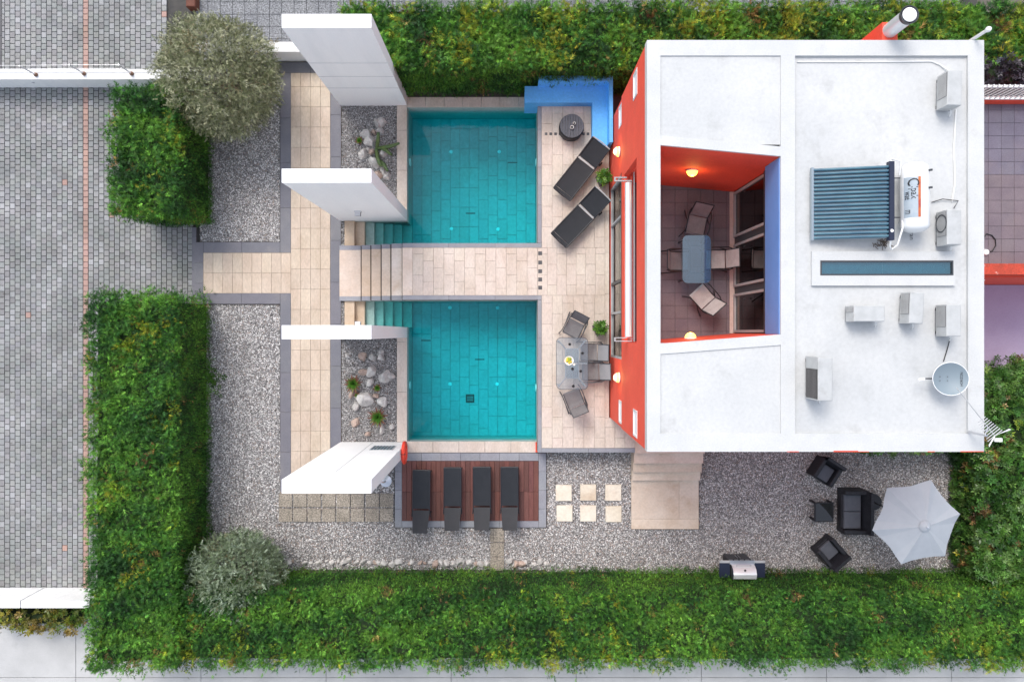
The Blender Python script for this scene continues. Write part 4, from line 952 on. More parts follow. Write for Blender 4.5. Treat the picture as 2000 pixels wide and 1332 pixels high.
chair((1372, 580), (-26, 29), ZT, "pale beige sling chair turned away at the bottom of the roof terrace table", G2, "beige_sling", "beige_sling", "black_metal", 26)

def glass_table(x0, x1, y0, y1, zf, label, gm, rim, legm, centre):
    cx, cy = (x0 + x1) / 2, (y0 + y1) / 2; a, b = (x1 - x0) / 2, (y1 - y0) / 2; h = .73
    t = thing("dining_table", label, "table", (cx, cy, zf))
    MB().prism(rrect(-a, a, -b, b, .13), h, h + .010).build("table_top", gm, t)
    o_, i_ = rrect(-a - .012, a + .012, -b - .012, b + .012, .14), rrect(-a, a, -b, b, .13); n = len(o_)
    q = MB(); v = [(x, y, z) for z in (h - .012, h + .014) for ring in (o_, i_) for x, y in ring]
    f = []
    for i in range(n):
        j = (i + 1) % n; f += [(i, j, 2 * n + j, 2 * n + i), (n + j, n + i, 3 * n + i, 3 * n + j), (2 * n + i, 2 * n + j, 3 * n + j, 3 * n + i), (j, i, n + i, n + j)]
    q.add(v, f); q.build("rim", rim, t)
    ca_, cb_ = a * .42, b * .58
    for sx in (-1, 1):
        for sy in (-1, 1):
            MB().tube([(sx * (a - .07), sy * (b - .09), 0), (sx * (a - .08), sy * (b - .10), .45), (sx * (a - .06), sy * (b - .08), h - .015)], .02, 8).build("leg", legm, t)
            MB().tube([(sx * (a - .06), sy * (b - .08), h - .03), (sx * ca_, sy * cb_, h - .06)], .018, 8).build("stretcher", legm, t)
    q = MB()
    for s in (-1, 1): q.boxb(s * ca_ - .012, s * ca_ + .012, -cb_, cb_, h - .072, h - .05).boxb(-ca_, ca_, s * cb_ - .012, s * cb_ + .012, h - .0725, h - .0505)
    q.build("inner_frame", legm, t)
    if centre:
        MB().prism(rrect(-ca_ + .012, ca_ - .012, -cb_ + .012, cb_ - .012, .04), h - .05, h - .042).build("inner_shelf", "rail_glass", t)
        MB().boxb(-a + .01, a - .01, -.014, .014, h - .03, h - .012).build("cross_bar", legm, t)
    return t
tx0, tx1, ty0_, ty1_ = PX(1087, 1.45), PX(1148, 1.45), PY(760, 1.45), PY(660, 1.45)
glass_table(tx0, tx1, ty0_, ty1_, ZD, "clear glass dining table by the pool set with a bowl of lemons", "table_glass", "dark_frame", "alu_frame", True)
glass_table(PX(1333, 3.63), PX(1388, 3.63), PY(553, 3.63), PY(460, 3.63), ZT, "blue-tinted glass table on the roof terrace", "blue_glass", "dark_frame", "dark_frame", False)
zt_ = ZD + .741
for px, py, lab in ((1112.5, 672.5, "black candle holder at the top end of the poolside table"), (1137.5, 690, "black candle holder beside the upper house-side chair"), (1118, 720.5, "black candle holder at the middle of the poolside table, below the bowl"), (1134, 725, "black candle holder beside the lower house-side chair"), (1119.5, 754, "black candle holder at the bottom end of the poolside table")):
    x, y = P(px, py, zt_)
    t = thing("candle_holder", lab, "candle holder", (x, y, zt_), group="candle holders on the poolside table")
    MB().lathe([(.001, 0), (.035, 0), (.04, .05), (.032, .05), (.03, .012), (.001, .012)], 16).build("holder", "black_metal", t, smooth=True)
x, y = P(1111, 704, zt_)
t = thing("fruit_bowl", "white bowl of lemons and limes on the poolside glass table", "bowl", (x, y, zt_))
MB().lathe([(.001, 0), (.06, 0), (.125, .06), (.13, .065), (.118, .06), (.05, .012), (.001, .01)], 28).build("bowl", "porcelain", t, smooth=True)
for i in range(7):
    a = i * 2.4; r = .055 if i else 0; q = MB(); q.lathe([(max(.001, .033 * math.sin(math.pi * k / 7)), .045 * -math.cos(math.pi * k / 7)) for k in range(8)], 10, Matrix.Translation((r * math.cos(a), r * math.sin(a), .062 + (.012 if not i else 0))) @ Matrix.Rotation(a, 4, 'Z') @ Matrix.Rotation(1.3, 4, 'Y'))
    q.build("lemon" if i % 3 else "lime", "lemon" if i % 3 else "lime", t, smooth=True)
x, y = P(1121, 711.5, zt_); tag(MB().lathe([(.001, 0), (.028, 0), (.036, .05), (.031, .05), (.025, .008), (.001, .008)], 16, Matrix.Translation((x, y, zt_))).build("cup", "porcelain", smooth=True), "small white cup beside the fruit bowl on the glass table", "cup")

# round drum table with two cups
x, y = P(1117, 246, ZD + .45)
t = thing("side_table", "dark round slatted drum table in the deck corner", "table", (x, y, ZD))
R_ = .335
MB().lathe([(R_ - .03, 0), (R_ + .005, .06), (R_ + .015, .22), (R_ + .005, .40), (R_ - .01, .42)], 36).build("drum", "rattan", t, smooth=True)
for zz in (.08, .36): MB().lathe([(R_ + .012, zz - .012), (R_ + .02, zz), (R_ + .012, zz + .012)], 36).build("hoop", "black_metal", t)
nsl = 9
for i in range(nsl):
    a0, a1 = -R_ + 2 * R_ * i / nsl + .004, -R_ + 2 * R_ * (i + 1) / nsl - .004; am = [a0 + (a1 - a0) * k / 3 for k in range(4)]
    up = [(u, math.sqrt(max(0, R_ ** 2 - u * u))) for u in am]; MB().prism([(u, -v_) for u, v_ in up] + [(u, v_) for u, v_ in reversed(up)], .42, .445).build("plank", "drum_wood", t)
for px, py, s, lab in ((1117, 250, 1.15, "larger white cup on the round slatted table"), (1121.5, 242, .9, "smaller white cup on the round slatted table")):
    x, y = P(px, py, ZD + .45); c = thing("cup", lab, "cup", (x, y, ZD + .445)); c.scale = (s, s, s)
    MB().lathe([(.001, 0), (.03, 0), (.044, .06), (.038, .06), (.03, .03), (.001, .03)], 18).build("body", "porcelain", c, smooth=True); MB().lathe([(.001, .036), (.034, .036)], 18).build("drink", "ink", c)

# rattan set on the gravel
def rattan_seat(px, face, label, W, D, cat, name):
    x, y = P(*px, .4); rz = math.atan2(face[1], face[0])
    t = thing(name, label, cat, (x, y, 0), rz, group=None)
    ha, hb, ta = .56, .74, .12
    MB().bevbox(-D / 2 + .1, D / 2, -W / 2 + ta, W / 2 - ta, .05, .30, .015).build("seat_base", "rattan", t)
    for s in (-1, 1): MB().bevbox(-D / 2 + .02, D / 2 + .0, min(s * (W / 2 - ta), s * W / 2), max(s * (W / 2 - ta), s * W / 2), .02, ha, .02).build("armrest", "rattan", t)
    MB().sheet([[(-D / 2 + .12, -W / 2 + .02, .3), (-D / 2 + .12, W / 2 - .02, .3)], [(-D / 2 + .03, -W / 2 + .02, hb), (-D / 2 + .03, W / 2 - .02, hb)], [(-D / 2 - .06, -W / 2 + .03, hb), (-D / 2 - .06, W / 2 - .03, hb)], [(-D / 2 + .02, -W / 2 + .03, .04), (-D / 2 + .02, W / 2 - .03, .04)]]).build("backrest", "rattan", t)
    n = 2 if W > 1 else 1; cw = (W - 2 * ta - .01) / n
    for i in range(n):
        a = -W / 2 + ta + .005 + i * cw; MB().bevbox(-D / 2 + .15, D / 2 - .05, a + .006, a + cw - .006, .302, .40, .025).build("cushion", "cushion", t, smooth=True)
    for sx in (-1, 1):
        for sy in (-1, 1): MB().box((sx * (D / 2 - .08), sy * (W / 2 - .06), -.01), (.05, .05, .06)).build("foot", "black_metal", t)
rattan_seat((1614, 921), (-115, -180), "dark rattan armchair with grey cushion, nearest the house", .66, .64, "armchair", "armchair")
rattan_seat((1622, 1078), (-213, 243), "dark rattan armchair with grey cushion, nearest the bottom hedge", .66, .64, "armchair", "armchair")
rattan_seat((1669, 999), (-1, 0.01), "dark rattan two-seat sofa with grey cushions beside the parasol", 1.28, .70, "sofa", "sofa")
x, y = P(1610, 1000, .4)
t = thing("coffee_table", "small square dark rattan table between the armchairs", "table", (x, y, 0))
MB().bevbox(-.28, .28, -.285, .285, .36, .40, .01).boxb(-.28, .28, -.285, .285, .355, .361).build("table_top", "rattan", t)
MB().prism(rrect(-.25, .25, -.255, .255, .02), .40, .408).build("glass_inset", "dark_glass", t)
for sx in (-1, 1):
    for sy in (-1, 1): MB().box((sx * .25, sy * .255, .165), (.05, .05, .39)).build("leg", "rattan", t)
# parasol
cxp, cyp = 791 * 19.2 / F, -370 * 19.2 / F
t = thing("parasol", "pale grey six-pointed parasol over the gravel seating", "parasol", (cxp, cyp, 0))
R_, zr_, ztp = 1.20, 2.30, 2.74; ph = math.radians(10.5); nA, nR = 60, 10
g_ = []
for i in range(nR + 1):
    row = []
    for k in range(nA + 1):
        th = 2 * math.pi * k / nA; u = (th % (math.pi / 3)) / (math.pi / 3); e = 4 * u * (1 - u)      # 0 at ribs, 1 mid
        r = max(.001, R_ * i / nR * (1 - .185 * e * (i / nR) ** 1.2)); zz = ztp - (ztp - zr_) * (r / R_) ** 1.12 - .085 * min(1, 1.6 * e) * (i / nR) 
        row.append((r * math.cos(th + ph), r * math.sin(th + ph), zz))
    g_.append(row)
MB().sheet(g_).build("canopy", "canopy", t)
MB().lathe([(.001, ztp + .08), (.06, ztp + .07), (.13, ztp + .02), (.16, ztp - .02)], 24).build("vent_cap", "canopy", t, smooth=True)
MB().lathe([(.001, ztp + .13), (.028, ztp + .12), (.03, ztp + .07)], 12).build("finial", "steel", t, smooth=True)
MB().cyl((0, 0, .0), (0, 0, ztp), .024, n=14).build("pole", "dark_frame", t)
MB().lathe([(.001, .09), (.05, .09), (.06, .06), (.24, .05), (.25, .0)], 28).build("base", "black_metal", t, smooth=True)
for k in range(6):
    th = k * math.pi / 3 + ph; MB().tube([(0, 0, ztp - .05), (R_ * .98 * math.cos(th), R_ * .98 * math.sin(th), zr_ - .012)], .009, 6).build("rib", "alu_frame", t)
# barbecue
bx, by = P(1450, 1100, .85)
t = thing("barbecue", "steel-lidded gas barbecue with dark side shelves against the bottom hedge", "barbecue", (bx, by - .19, -.02))
MB().bevbox(-.33, .33, -.24, .22, .08, .80, .01).build("cabinet", "black_metal", t)
MB().boxb(-.33, .33, .221, .232, .12, .62).build("cabinet_door", "dark_frame", t)
for s in (-1, 1): MB().cyl((s * .04, .25, .3), (s * .04, .25, .55), .01, n=8).build("handle", "steel", t)
MB().boxb(-.36, .36, .16, .27, .76, .86).build("control_panel", "steel", t)
for i in range(4): MB().cyl((-.24 + i * .16, .27, .81), (-.24 + i * .16, .295, .81), .024, n=12).build("knob", "black_metal", t)
for s in (-1, 1):
    MB().boxb(min(s * .355, s * .66), max(s * .355, s * .66), -.22, .2, .83, .855).build("side_shelf", "navy", t)
    MB().boxb(min(s * .355, s * .66), max(s * .355, s * .66), .2, .27, .83, .862).build("shelf_edge", "alu_frame", t)
q = MB(); prof = [(.16, .86), (.16, .95), (.08, 1.08), (-.05, 1.14), (-.18, 1.10), (-.24, .98), (-.24, .86)]
q.sheet([[(-.33, y_, z_), (-.33 + .02, y_, z_ + .004), (.33 - .02, y_, z_ + .004), (.33, y_, z_)] for y_, z_ in prof]); q.build("lid", "silver", t, smooth=True)
for s in (-1, 1): MB().add([(s * .329, y_, z_) for y_, z_ in prof], [tuple(range(len(prof)))]).build("lid_end", "steel", t)
MB().tube([(-.2, .15, .99), (-.2, .21, 1.0), (.2, .21, 1.0), (.2, .15, .99)], .014, 8).build("lid_handle", "steel", t)
MB().cyl((0, .06, 1.10), (0, .075, 1.125), .03, n=14).build("thermometer", "black_metal", t)
for sx in (-1, 1):
    for sy in (-1, 1): MB().cyl((sx * .28 - .015, sy * .18, .04), (sx * .28 + .015, sy * .18, .04), .045, n=12).build("wheel", "black_metal", t)

# ------------------------------------------------------------------ rocks
ORD = ["first", "second", "third", "fourth", "fifth", "sixth", "seventh", "eighth", "ninth", "tenth", "eleventh", "twelfth", "thirteenth", "fourteenth", "fifteenth", "sixteenth", "seventeenth", "eighteenth", "nineteenth", "twentieth"]
ORD += ["twenty-" + w_ for w_ in ORD[:9]] + ["thirtieth"] + ["thirty-" + w_ for w_ in ORD[:9]] + ["fortieth"] + ["forty-" + w_ for w_ in ORD[:9]]
def rock(name, x, y, rx, ry, h, m, label, group, cat="rock", z0=-0.02):
    bm = bmesh.new(); bmesh.ops.create_icosphere(bm, subdivisions=2, radius=1)
    s = random.uniform(0, 100); pl = [(Vector((random.gauss(0, 1), random.gauss(0, 1), abs(random.gauss(0, .9)))).normalized(), random.uniform(.42, .8)) for _ in range(11)]
    for v in bm.verts:
        for n, d in pl:
            k = v.co.dot(n)
            if k > d: v.co -= n * (k - d)
        v.co = Vector((v.co.x * rx, v.co.y * ry, v.co.z * h + h * .35))
    rz = random.uniform(0, 6.28)
    me = bpy.data.meshes.new(name); bm.to_mesh(me); bm.free(); me.materials.append(MATS[m])
    o = link(name, me, None, (x, y, z0), rz); return tag(o, label, cat, group)
R1 = [(737, 241, .17, .13, "w"), (745, 238, .15, .13, "w"), (741, 254, .14, .10, "w"), (715, 259, .17, .19, "w"), (722, 276, .24, .17, "w"), (729, 257, .09, .08, "p"), (709, 299, .17, .11, "w"), (704, 304, .13, .09, "w"), (747, 299, .15, .12, "w"), (729, 316, .17, .21, "w"), (747, 334, .11, .11, "w"), (754, 345, .13, .12, "w"), (738, 342, .14, .12, "p"), (725, 296, .09, .08, "p"), (717, 291, .07, .06, "w")]
R2 = [(678, 695, .10, .08, "w"), (708, 697, .12, .14, "p"), (727, 698, .13, .11, "w"), (742, 690, .11, .09, "w"), (743, 699, .12, .12, "w"), (706, 727, .11, .17, "p"), (724, 725, .13, .19, "w"), (749, 737, .22, .20, "w"), (762, 735, .12, .12, "w"), (713, 778, .26, .28, "w"), (694, 796, .14, .14, "w"), (746, 786, .16, .15, "w"), (734, 774, .10, .09, "p"), (721, 747, .12, .11, "w"), (695, 826, .14, .13, "p"), (685, 770, .12, .09, "p"), (745, 837, .16, .08, "w"), (765, 835, .08, .08, "w"), (718, 848, .09, .07, "p")]
for R_, bed, big in ((R1, "upper", {4: "largest cream rock in the upper planted bed, below another cream rock", 9: "grey-white upright rock between the cactus arms"}), (R2, "lower", {9: "largest white rock in the lower planted bed, left of centre", 7: "big broken white rock near the pool edge of the lower bed"})):
    rank = {i_: n_ for n_, i_ in enumerate(sorted(range(len(R_)), key=lambda j_: R_[j_][1]))}
    for i, (px, py, rx, ry, k) in enumerate(R_):
        x, y = P(px, py, .10); rx *= 1.25; ry *= 1.25; nm = "white" if k == "w" else "pinkish"
        rock("rock", x, y, rx, ry, .14 + .45 * min(rx, ry), "rock_white" if k == "w" else "rock_pink", big.get(i, f"{nm} limestone rock, {ORD[rank[i]]} rock from the top of the {bed} planted bed"), f"{nm} rocks in the {bed} planted bed")
nst = 0
for i in range(46):
    px = 560 + i * 11.2 + random.uniform(-4, 4)
    if 950 < px < 992: continue
    py = 1101 + random.uniform(-5, 2) - (3 if 660 < px < 720 else 0); s = random.uniform(.06, .135)
    if px < 660: s *= .75
    x, y = P(px, py, .03); rock("edging_stone", x, y, s * 1.2, s, s * 1.1, "rock_white" if random.random() < .75 else "rock_pink", f"pale rough stone, {ORD[nst]} from the left in the row edging the bottom hedge", "stones edging the bottom hedge", "stone"); nst += 1

# ------------------------------------------------------------------ foliage machinery (numpy, one mesh per plant)
def leaf_template(kind):
    """leaflets as (base, tip, half width) in a unit spray lying along +x in the xy plane; returns points and corners per leaflet"""
    L = []
    if kind == "spray":
        L.append(((.15, 0, 0), (1.0, 0, -.06), .045))
        for x, l, a in ((.05, .52, 36), (.34, .46, 30)):
            for s in (-1, 1):
                r = math.radians(a); L.append(((x, 0, 0), (x + l * math.cos(r), s * l * math.sin(r), -.05), .045))
    elif kind == "leaf":
        for a, l in ((0, 1.0), (70, .85), (-70, .85), (140, .8), (-140, .8)):
            r = math.radians(a); L.append(((.08 * math.cos(r), .08 * math.sin(r), 0), (l * math.cos(r), l * math.sin(r), .12), .20))
    elif kind == "twig":
        for x, a, l in ((.1, 50, .42), (.1, -50, .42), (.4, 40, .40), (.4, -40, .40), (.7, 30, .36), (.7, -30, .36), (.75, 0, .4)):
            r = math.radians(a); L.append(((x, 0, 0), (x + l * math.cos(r), l * math.sin(r), .03), .065))
    V = []
    for b, t, w in L:
        b = np.array(b, float); t = np.array(t, float); d = t - b; n = np.array([-d[1], d[0], 0]); n /= max(1e-6, np.linalg.norm(n))
        m = b + d * .45; up = np.array([0, 0, .03])
        V += [b - n * w, b + n * w, t] if kind != "leaf" else [b, m - n * w + up, t, m + n * w + up]
    return np.array(V), len(L), 4 if kind == "leaf" else 3
TPL = {k: leaf_template(k) for k in ("spray", "leaf", "twig")}
def foliage(name, parent, off, pos, dirs, ups, size, cols, kind, m):
    """pos,dirs,ups (n,3); size (n,); cols (n,3)"""
    V, nl, nc = TPL[kind]; n = len(pos)
    x = dirs / np.linalg.norm(dirs, axis=1, keepdims=True)
    y = np.cross(ups, x); y /= np.maximum(1e-6, np.linalg.norm(y, axis=1, keepdims=True)); z = np.cross(x, y)
    W = (V[None, :, 0:1] * x[:, None] + V[None, :, 1:2] * y[:, None] + V[None, :, 2:3] * z[:, None]) * size[:, None, None] + pos[:, None]
    W = W.reshape(-1, 3) - np.array(off); nv = len(W); nq = n * nl
    me = bpy.data.meshes.new(name); me.vertices.add(nv); me.vertices.foreach_set("co", W.astype(np.float32).ravel())
    me.loops.add(nv); me.loops.foreach_set("vertex_index", np.arange(nv, dtype=np.int32))
    me.polygons.add(nq); me.polygons.foreach_set("loop_start", np.arange(0, nv, nc, dtype=np.int32)); me.polygons.foreach_set("loop_total", np.full(nq, nc, dtype=np.int32))
    c = np.repeat(cols, nl * nc, axis=0); c = np.hstack([c, np.ones((len(c), 1))]).astype(np.float32)
    a = me.color_attributes.new("Col", 'FLOAT_COLOR', 'POINT'); a.data.foreach_set("color", c.ravel())
    me.update(); me.validate(); me.materials.append(MATS[m])
    o = link(name, me, parent); o["kind"] = "stuff"; return o
def vnoise(p, s, seed):                        # cheap smooth noise for patches
    r = np.random.default_rng(seed); out = 0
    for k in range(4):
        w = r.normal(size=3) * s * (1 + .6 * k); out = out + np.sin(p @ w + r.uniform(0, 6.28))
    return out / 2.6
GREEN = np.array([(.014, .050, .012), (.028, .102, .018), (.060, .180, .024), (.120, .275, .032)])
YELL = np.array([(.24, .32, .020), (.38, .34, .022), (.29, .35, .030)]); BROWN = np.array([(.27, .11, .040), (.40, .22, .085), (.18, .065, .040)])
def hedge_cols(p, nrm, yellow, brown, seed, dark=1.0, greens=GREEN):
    n = len(p); g = vnoise(p, 1.3, seed) * .9 + vnoise(p, 4.5, seed + 1) * .5 + rng.normal(size=n) * .55
    idx = np.clip((g + 1.6) / 3.2 * len(greens), 0, len(greens) - 1e-3); i0 = idx.astype(int); fr = (idx - i0)[:, None]
    c = greens[i0] * (1 - fr) + greens[np.minimum(i0 + 1, len(greens) - 1)] * fr
    yv = vnoise(p, 1.6, seed + 2) + .5 * vnoise(p, 6, seed + 4) + rng.normal(size=n) * .35; my = yv > (1.75 - yellow)
    c[my] = c[my] * .35 + .65 * YELL[rng.integers(0, len(YELL), my.sum())]
    bv = vnoise(p, 2.4, seed + 3) + .5 * vnoise(p, 7, seed + 5) + rng.normal(size=n) * .3; mb = bv > (1.95 - brown)
    c[mb] = c[mb] * .3 + .7 * BROWN[rng.integers(0, len(BROWN), mb.sum())]
    return c * dark
def hedge(name, label, x0, x1, y0, y1, h, seed, trim=(), yellow=.6, brown=.4, dens=138, kind="spray", size=.165, m="leaf", greens=GREEN, per=7, droop=.15, cat="hedge", group=None, poly=None, over=.12, trimsize=.5):
    """box hedge; trim = sides clipped flat ('N','S','E','W') with finer sprays"""
    loc = ((x0 + x1) / 2, (y0 + y1) / 2, 0); t = thing(name, label, cat, loc, group=group, w=True)
    ins = .16; q = MB()
    nx, ny = max(2, int((x1 - x0) / .35)), max(2, int((y1 - y0) / .35))
    gr = [[(x0 + ins + (x1 - x0 - 2 * ins) * i / nx, y0 + ins + (y1 - y0 - 2 * ins) * j / ny, h - .20 + random.uniform(-.08, .04)) for j in range(ny + 1)] for i in range(nx + 1)]
    q.sheet(gr)
    for row in (gr[0], gr[-1], [r[0] for r in gr], [r[-1] for r in gr]):
        q.sheet([list(row), [(a, b, -.05) for a, b, c in row]])
    q.build("branches", "hedge_core", t)
    faces = [("T", (x1 - x0) * (y1 - y0)), ("N", (x1 - x0) * h), ("S", (x1 - x0) * h), ("E", (y1 - y0) * h), ("W", (y1 - y0) * h)]
    for fn, area in faces:
        trimmed = fn in trim; vis = fn == "T" or trimmed or fn in "".join(trim)
        d = dens * (1.9 if trimmed else 1.0) * (1 if (fn == "T" or trimmed) else .3)
        n = int(area * d); u, v = rng.random(n), rng.random(n)
        if fn == "T": p = np.stack([x0 + u * (x1 - x0), y0 + v * (y1 - y0), np.full(n, h)], 1); nr = (0, 0, 1)
        elif fn in "NS": p = np.stack([x0 + u * (x1 - x0), np.full(n, y1 if fn == "N" else y0), .05 + v * (h - .05)], 1); nr = (0, 1 if fn == "N" else -1, 0)
        else: p = np.stack([np.full(n, x1 if fn == "E" else x0), y0 + u * (y1 - y0), .05 + v * (h - .05)], 1); nr = (1 if fn == "E" else -1, 0, 0)
        nr = np.array(nr, float)
        lump = (vnoise(p, 2.2, seed + 9) * .09 + vnoise(p, 5.5, seed + 10) * .08) * (1.0 if fn == "T" else 1.9)
        p = p + nr * ((lump - .10) if not trimmed else (lump * .25 - .05))[:, None]
        k = per if not trimmed else max(4, per - 2); sz = size * (1.0 if not trimmed else trimsize)
        cc = hedge_cols(p, nr, yellow if not trimmed else yellow * .35, brown if not trimmed else brown * 1.2, seed, 1.0, greens)
        base = nr[None] * (.75 if not trimmed else .9) + rng.normal(size=(n, 3)) * .35
        N = n * k
        pos = np.repeat(p, k, 0) + rng.normal(size=(N, 3)) * (.07 if not trimmed else .05)
        dr = np.repeat(base, k, 0) + rng.normal(size=(N, 3)) * (.85 if not trimmed else .75)
        dn = dr @ nr; dr = np.where((dn < -.1)[:, None], dr - 2 * dn[:, None] * nr[None], dr); dr[:, 2] -= droop
        up = nr[None] + rng.normal(size=(N, 3)) * .45
        S = sz * rng.uniform(.6, 1.25, N) * np.repeat(rng.uniform(.75, 1.3, n), k)
        C = np.repeat(cc, k, 0) * rng.lognormal(0, .38, (N, 1)) * (1 + rng.normal(size=(N, 3)) * .05)
        foliage("foliage", t, loc, pos, dr, up, S, np.clip(C, .004, .8), kind, m)
    return t

# ------------------------------------------------------------------ hedges
hedge("hedge", "long conifer hedge along the left of the garden beside the driveway", PX(172, 2.3), PX(413), PY(1300, 2.1), PY(578, 2.3) , 2.35, 11, trim=("E",), yellow=.55, brown=.45)
hedge("hedge", "long conifer hedge running along the bottom of the garden", -9.3, PX(2090, 2.1), PY(1304, 2.1), PY(1109), 2.1, 23, trim=("N",), yellow=.75, brown=.5, size=.15)
hedge("hedge", "golden green conifer hedge along the top behind the pools and house", PX(668, 2.5), PX(2080, 2.5), PY(187), PY(5, 2.5), 2.5, 37, trim=("S",), yellow=1.05, brown=.6, size=.19)
hedge("hedge", "short block of green hedge in front of the olive tree by the driveway", PX(212, 2.3), PX(417), PY(440), PY(172, 2.2), 2.25, 51, trim=("E", "S"), yellow=.45, brown=.5, size=.175)
RED = np.array([(.024, .072, .015), (.045, .130, .021), (.080, .190, .032), (.14, .25, .06)])
hedge("hedge", "broad-leaved glossy hedge with reddish tips at the right edge", PX(1868, .5) + .1, PX(2090, 1.6), PY(1108, .5), PY(880, 1.4), 1.5, 67, trim=("W",), yellow=.4, brown=.75, kind="leaf", size=.12, m="leaf_gloss", greens=RED, dens=44, per=9, droop=0, trimsize=.8)
hedge("hedge", "broad-leaved glossy hedge right of the house by the lilac yard", HX1 + .08, PX(2090, 1.6), PY(880, 1.4), PY(712, 1.5), 1.45, 71, trim=("W",), yellow=.3, brown=.7, kind="leaf", size=.12, m="leaf_gloss", greens=RED, dens=44, per=9, droop=0, trimsize=.8)
PURP = np.array([(.012, .010, .014), (.022, .016, .022), (.040, .028, .038), (.06, .06, .085)])
hedge("shrub", "dark purple-leaved shrub between the hedge and the neighbouring terrace", HX1 + .1, PX(2090, 2.2), PY(168, 2.7), PY(104, 2.75), 2.75, 83, yellow=-9, brown=-1, kind="leaf", size=.10, m="leaf_gloss", greens=PURP, dens=34, per=8, droop=0, cat="shrub")
ORN = np.array([(.05, .10, .015), (.09, .14, .018), (.15, .17, .02), (.22, .15, .03)])
hedge("shrub", "low orange-green shrub between the white wall and the pavement", PX(-40, 1), PX(150, .9), PY(1236, .9), PY(1196, .9), .85, 91, yellow=.8, brown=.9, kind="leaf", size=.11, m="leaf_gloss", greens=ORN, dens=30, per=8, droop=0, cat="shrub")

# ------------------------------------------------------------------ olive bushes: trunk, limbs and a ball of small leaves
def olive(px, py, zc, r, label, seed, tint):
    x, y = P(px, py, zc); t = thing("olive_tree", label, "tree", (x, y, 0), group="round clipped olive trees")
    r_ = np.random.default_rng(seed); q = MB(); q.tube([(0, 0, -.05), (.04, .02, zc * .35), (-.02, .05, zc * .6)], [.10, .075, .06], 8)
    q.build("trunk", "bark", t)
    for i in range(9):
        a = i * 2.399; e = .25 + .09 * i; d = Vector((math.cos(a) * math.cos(e), math.sin(a) * math.cos(e), math.sin(e)))
        s = Vector((0, .03, zc * .5)); m1 = s + d * r * .45 + Vector((.05, 0, .05)); e1 = Vector((0, 0, zc)) + d * r * .86
        MB().tube([s, m1, e1], [.035, .024, .008], 6).build("limb", "bark", t)
    n = int(3300 * r * r); d = r_.normal(size=(n, 3)); d /= np.linalg.norm(d, axis=1, keepdims=True)
    lump = vnoise(d * r, 1.7, seed) * .07 + vnoise(d * r, 4.2, seed + 1) * .09
    rad = r * (1 - .42 * r_.random(n) ** 2.2 + lump); keep = (vnoise(d * r, 3.8, seed + 2) + r_.normal(size=n) * .5) > -.85
    d, rad = d[keep], rad[keep]; n = len(d); pos = d * rad[:, None] * np.array([1, 1, .82]) + np.array([0, 0, zc])
    base = np.array([(.15, .17, .095), (.21, .225, .14), (.30, .31, .22), (.46, .46, .37), (.11, .135, .065)])
    bi = np.clip((vnoise(pos, 2.0, seed + 5) * .9 + r_.normal(size=n) * 1.1 + 1.8) / 3.6 * 5, 0, 4.99).astype(int); c = base[bi] * np.array(tint)
    br = vnoise(pos, 2.4, seed + 6) + r_.normal(size=n) * .5 > 1.35; c[br] = c[br] * .4 + .6 * np.array((.26, .17, .08))
    k = 3; N = n * k
    P_ = np.repeat(pos, k, 0) + r_.normal(size=(N, 3)) * .05; D = np.repeat(d, k, 0) * .7 + r_.normal(size=(N, 3)) * .8
    foliage("crown", t, (0, 0, 0), P_, D, np.repeat(d, k, 0) + r_.normal(size=(N, 3)) * .6, .125 * r_.uniform(.6, 1.2, N), np.clip(np.repeat(c, k, 0) * r_.uniform(.6, 1.35, (N, 1)), .01, .8), "twig", "olive_leaf")
olive(428, 150, 1.75, 1.60, "large round grey-green olive tree over the low white wall", 101, (1.0, 1.0, .82))
olive(463, 1124, 1.35, 1.26, "smaller round blue-green olive tree in the bottom-left corner", 131, (.80, .98, .88))

# ------------------------------------------------------------------ potted plants, agaves, cactus
def pot_plant(px, py, label, seed):
    x, y = P(px, py, ZD + .45); t = thing("potted_plant", label, "potted plant", (x, y, ZD), .4); r_ = np.random.default_rng(seed)
    MB().bevbox(-.15, .15, -.15, .15, 0, .32, .02).build("pot", "terracotta", t); MB().cyl((0, 0, .3), (.02, 0, .55), .015, n=6).build("stem", "bark", t)
    n = 75; d = r_.normal(size=(n, 3)); d[:, 2] = abs(d[:, 2]) * .8; d /= np.linalg.norm(d, axis=1, keepdims=True); pos = d * (.21 * r_.uniform(.4, 1, n))[:, None] + np.array([0, 0, .47])
    c = np.array([(.04, .13, .015), (.07, .20, .02), (.13, .28, .03)])[r_.integers(0, 3, n)]
    foliage("leaves", t, (0, 0, 0), pos, d + r_.normal(size=(n, 3)) * .4, d + np.array([0, 0, .6]), .10 * r_.uniform(.7, 1.2, n), c, "leaf", "leaf_gloss")
pot_plant(1180, 346, "leafy potted plant between the two angled sun loungers", 5); pot_plant(1173, 641, "leafy potted plant by the glass doors near the dining table", 6)
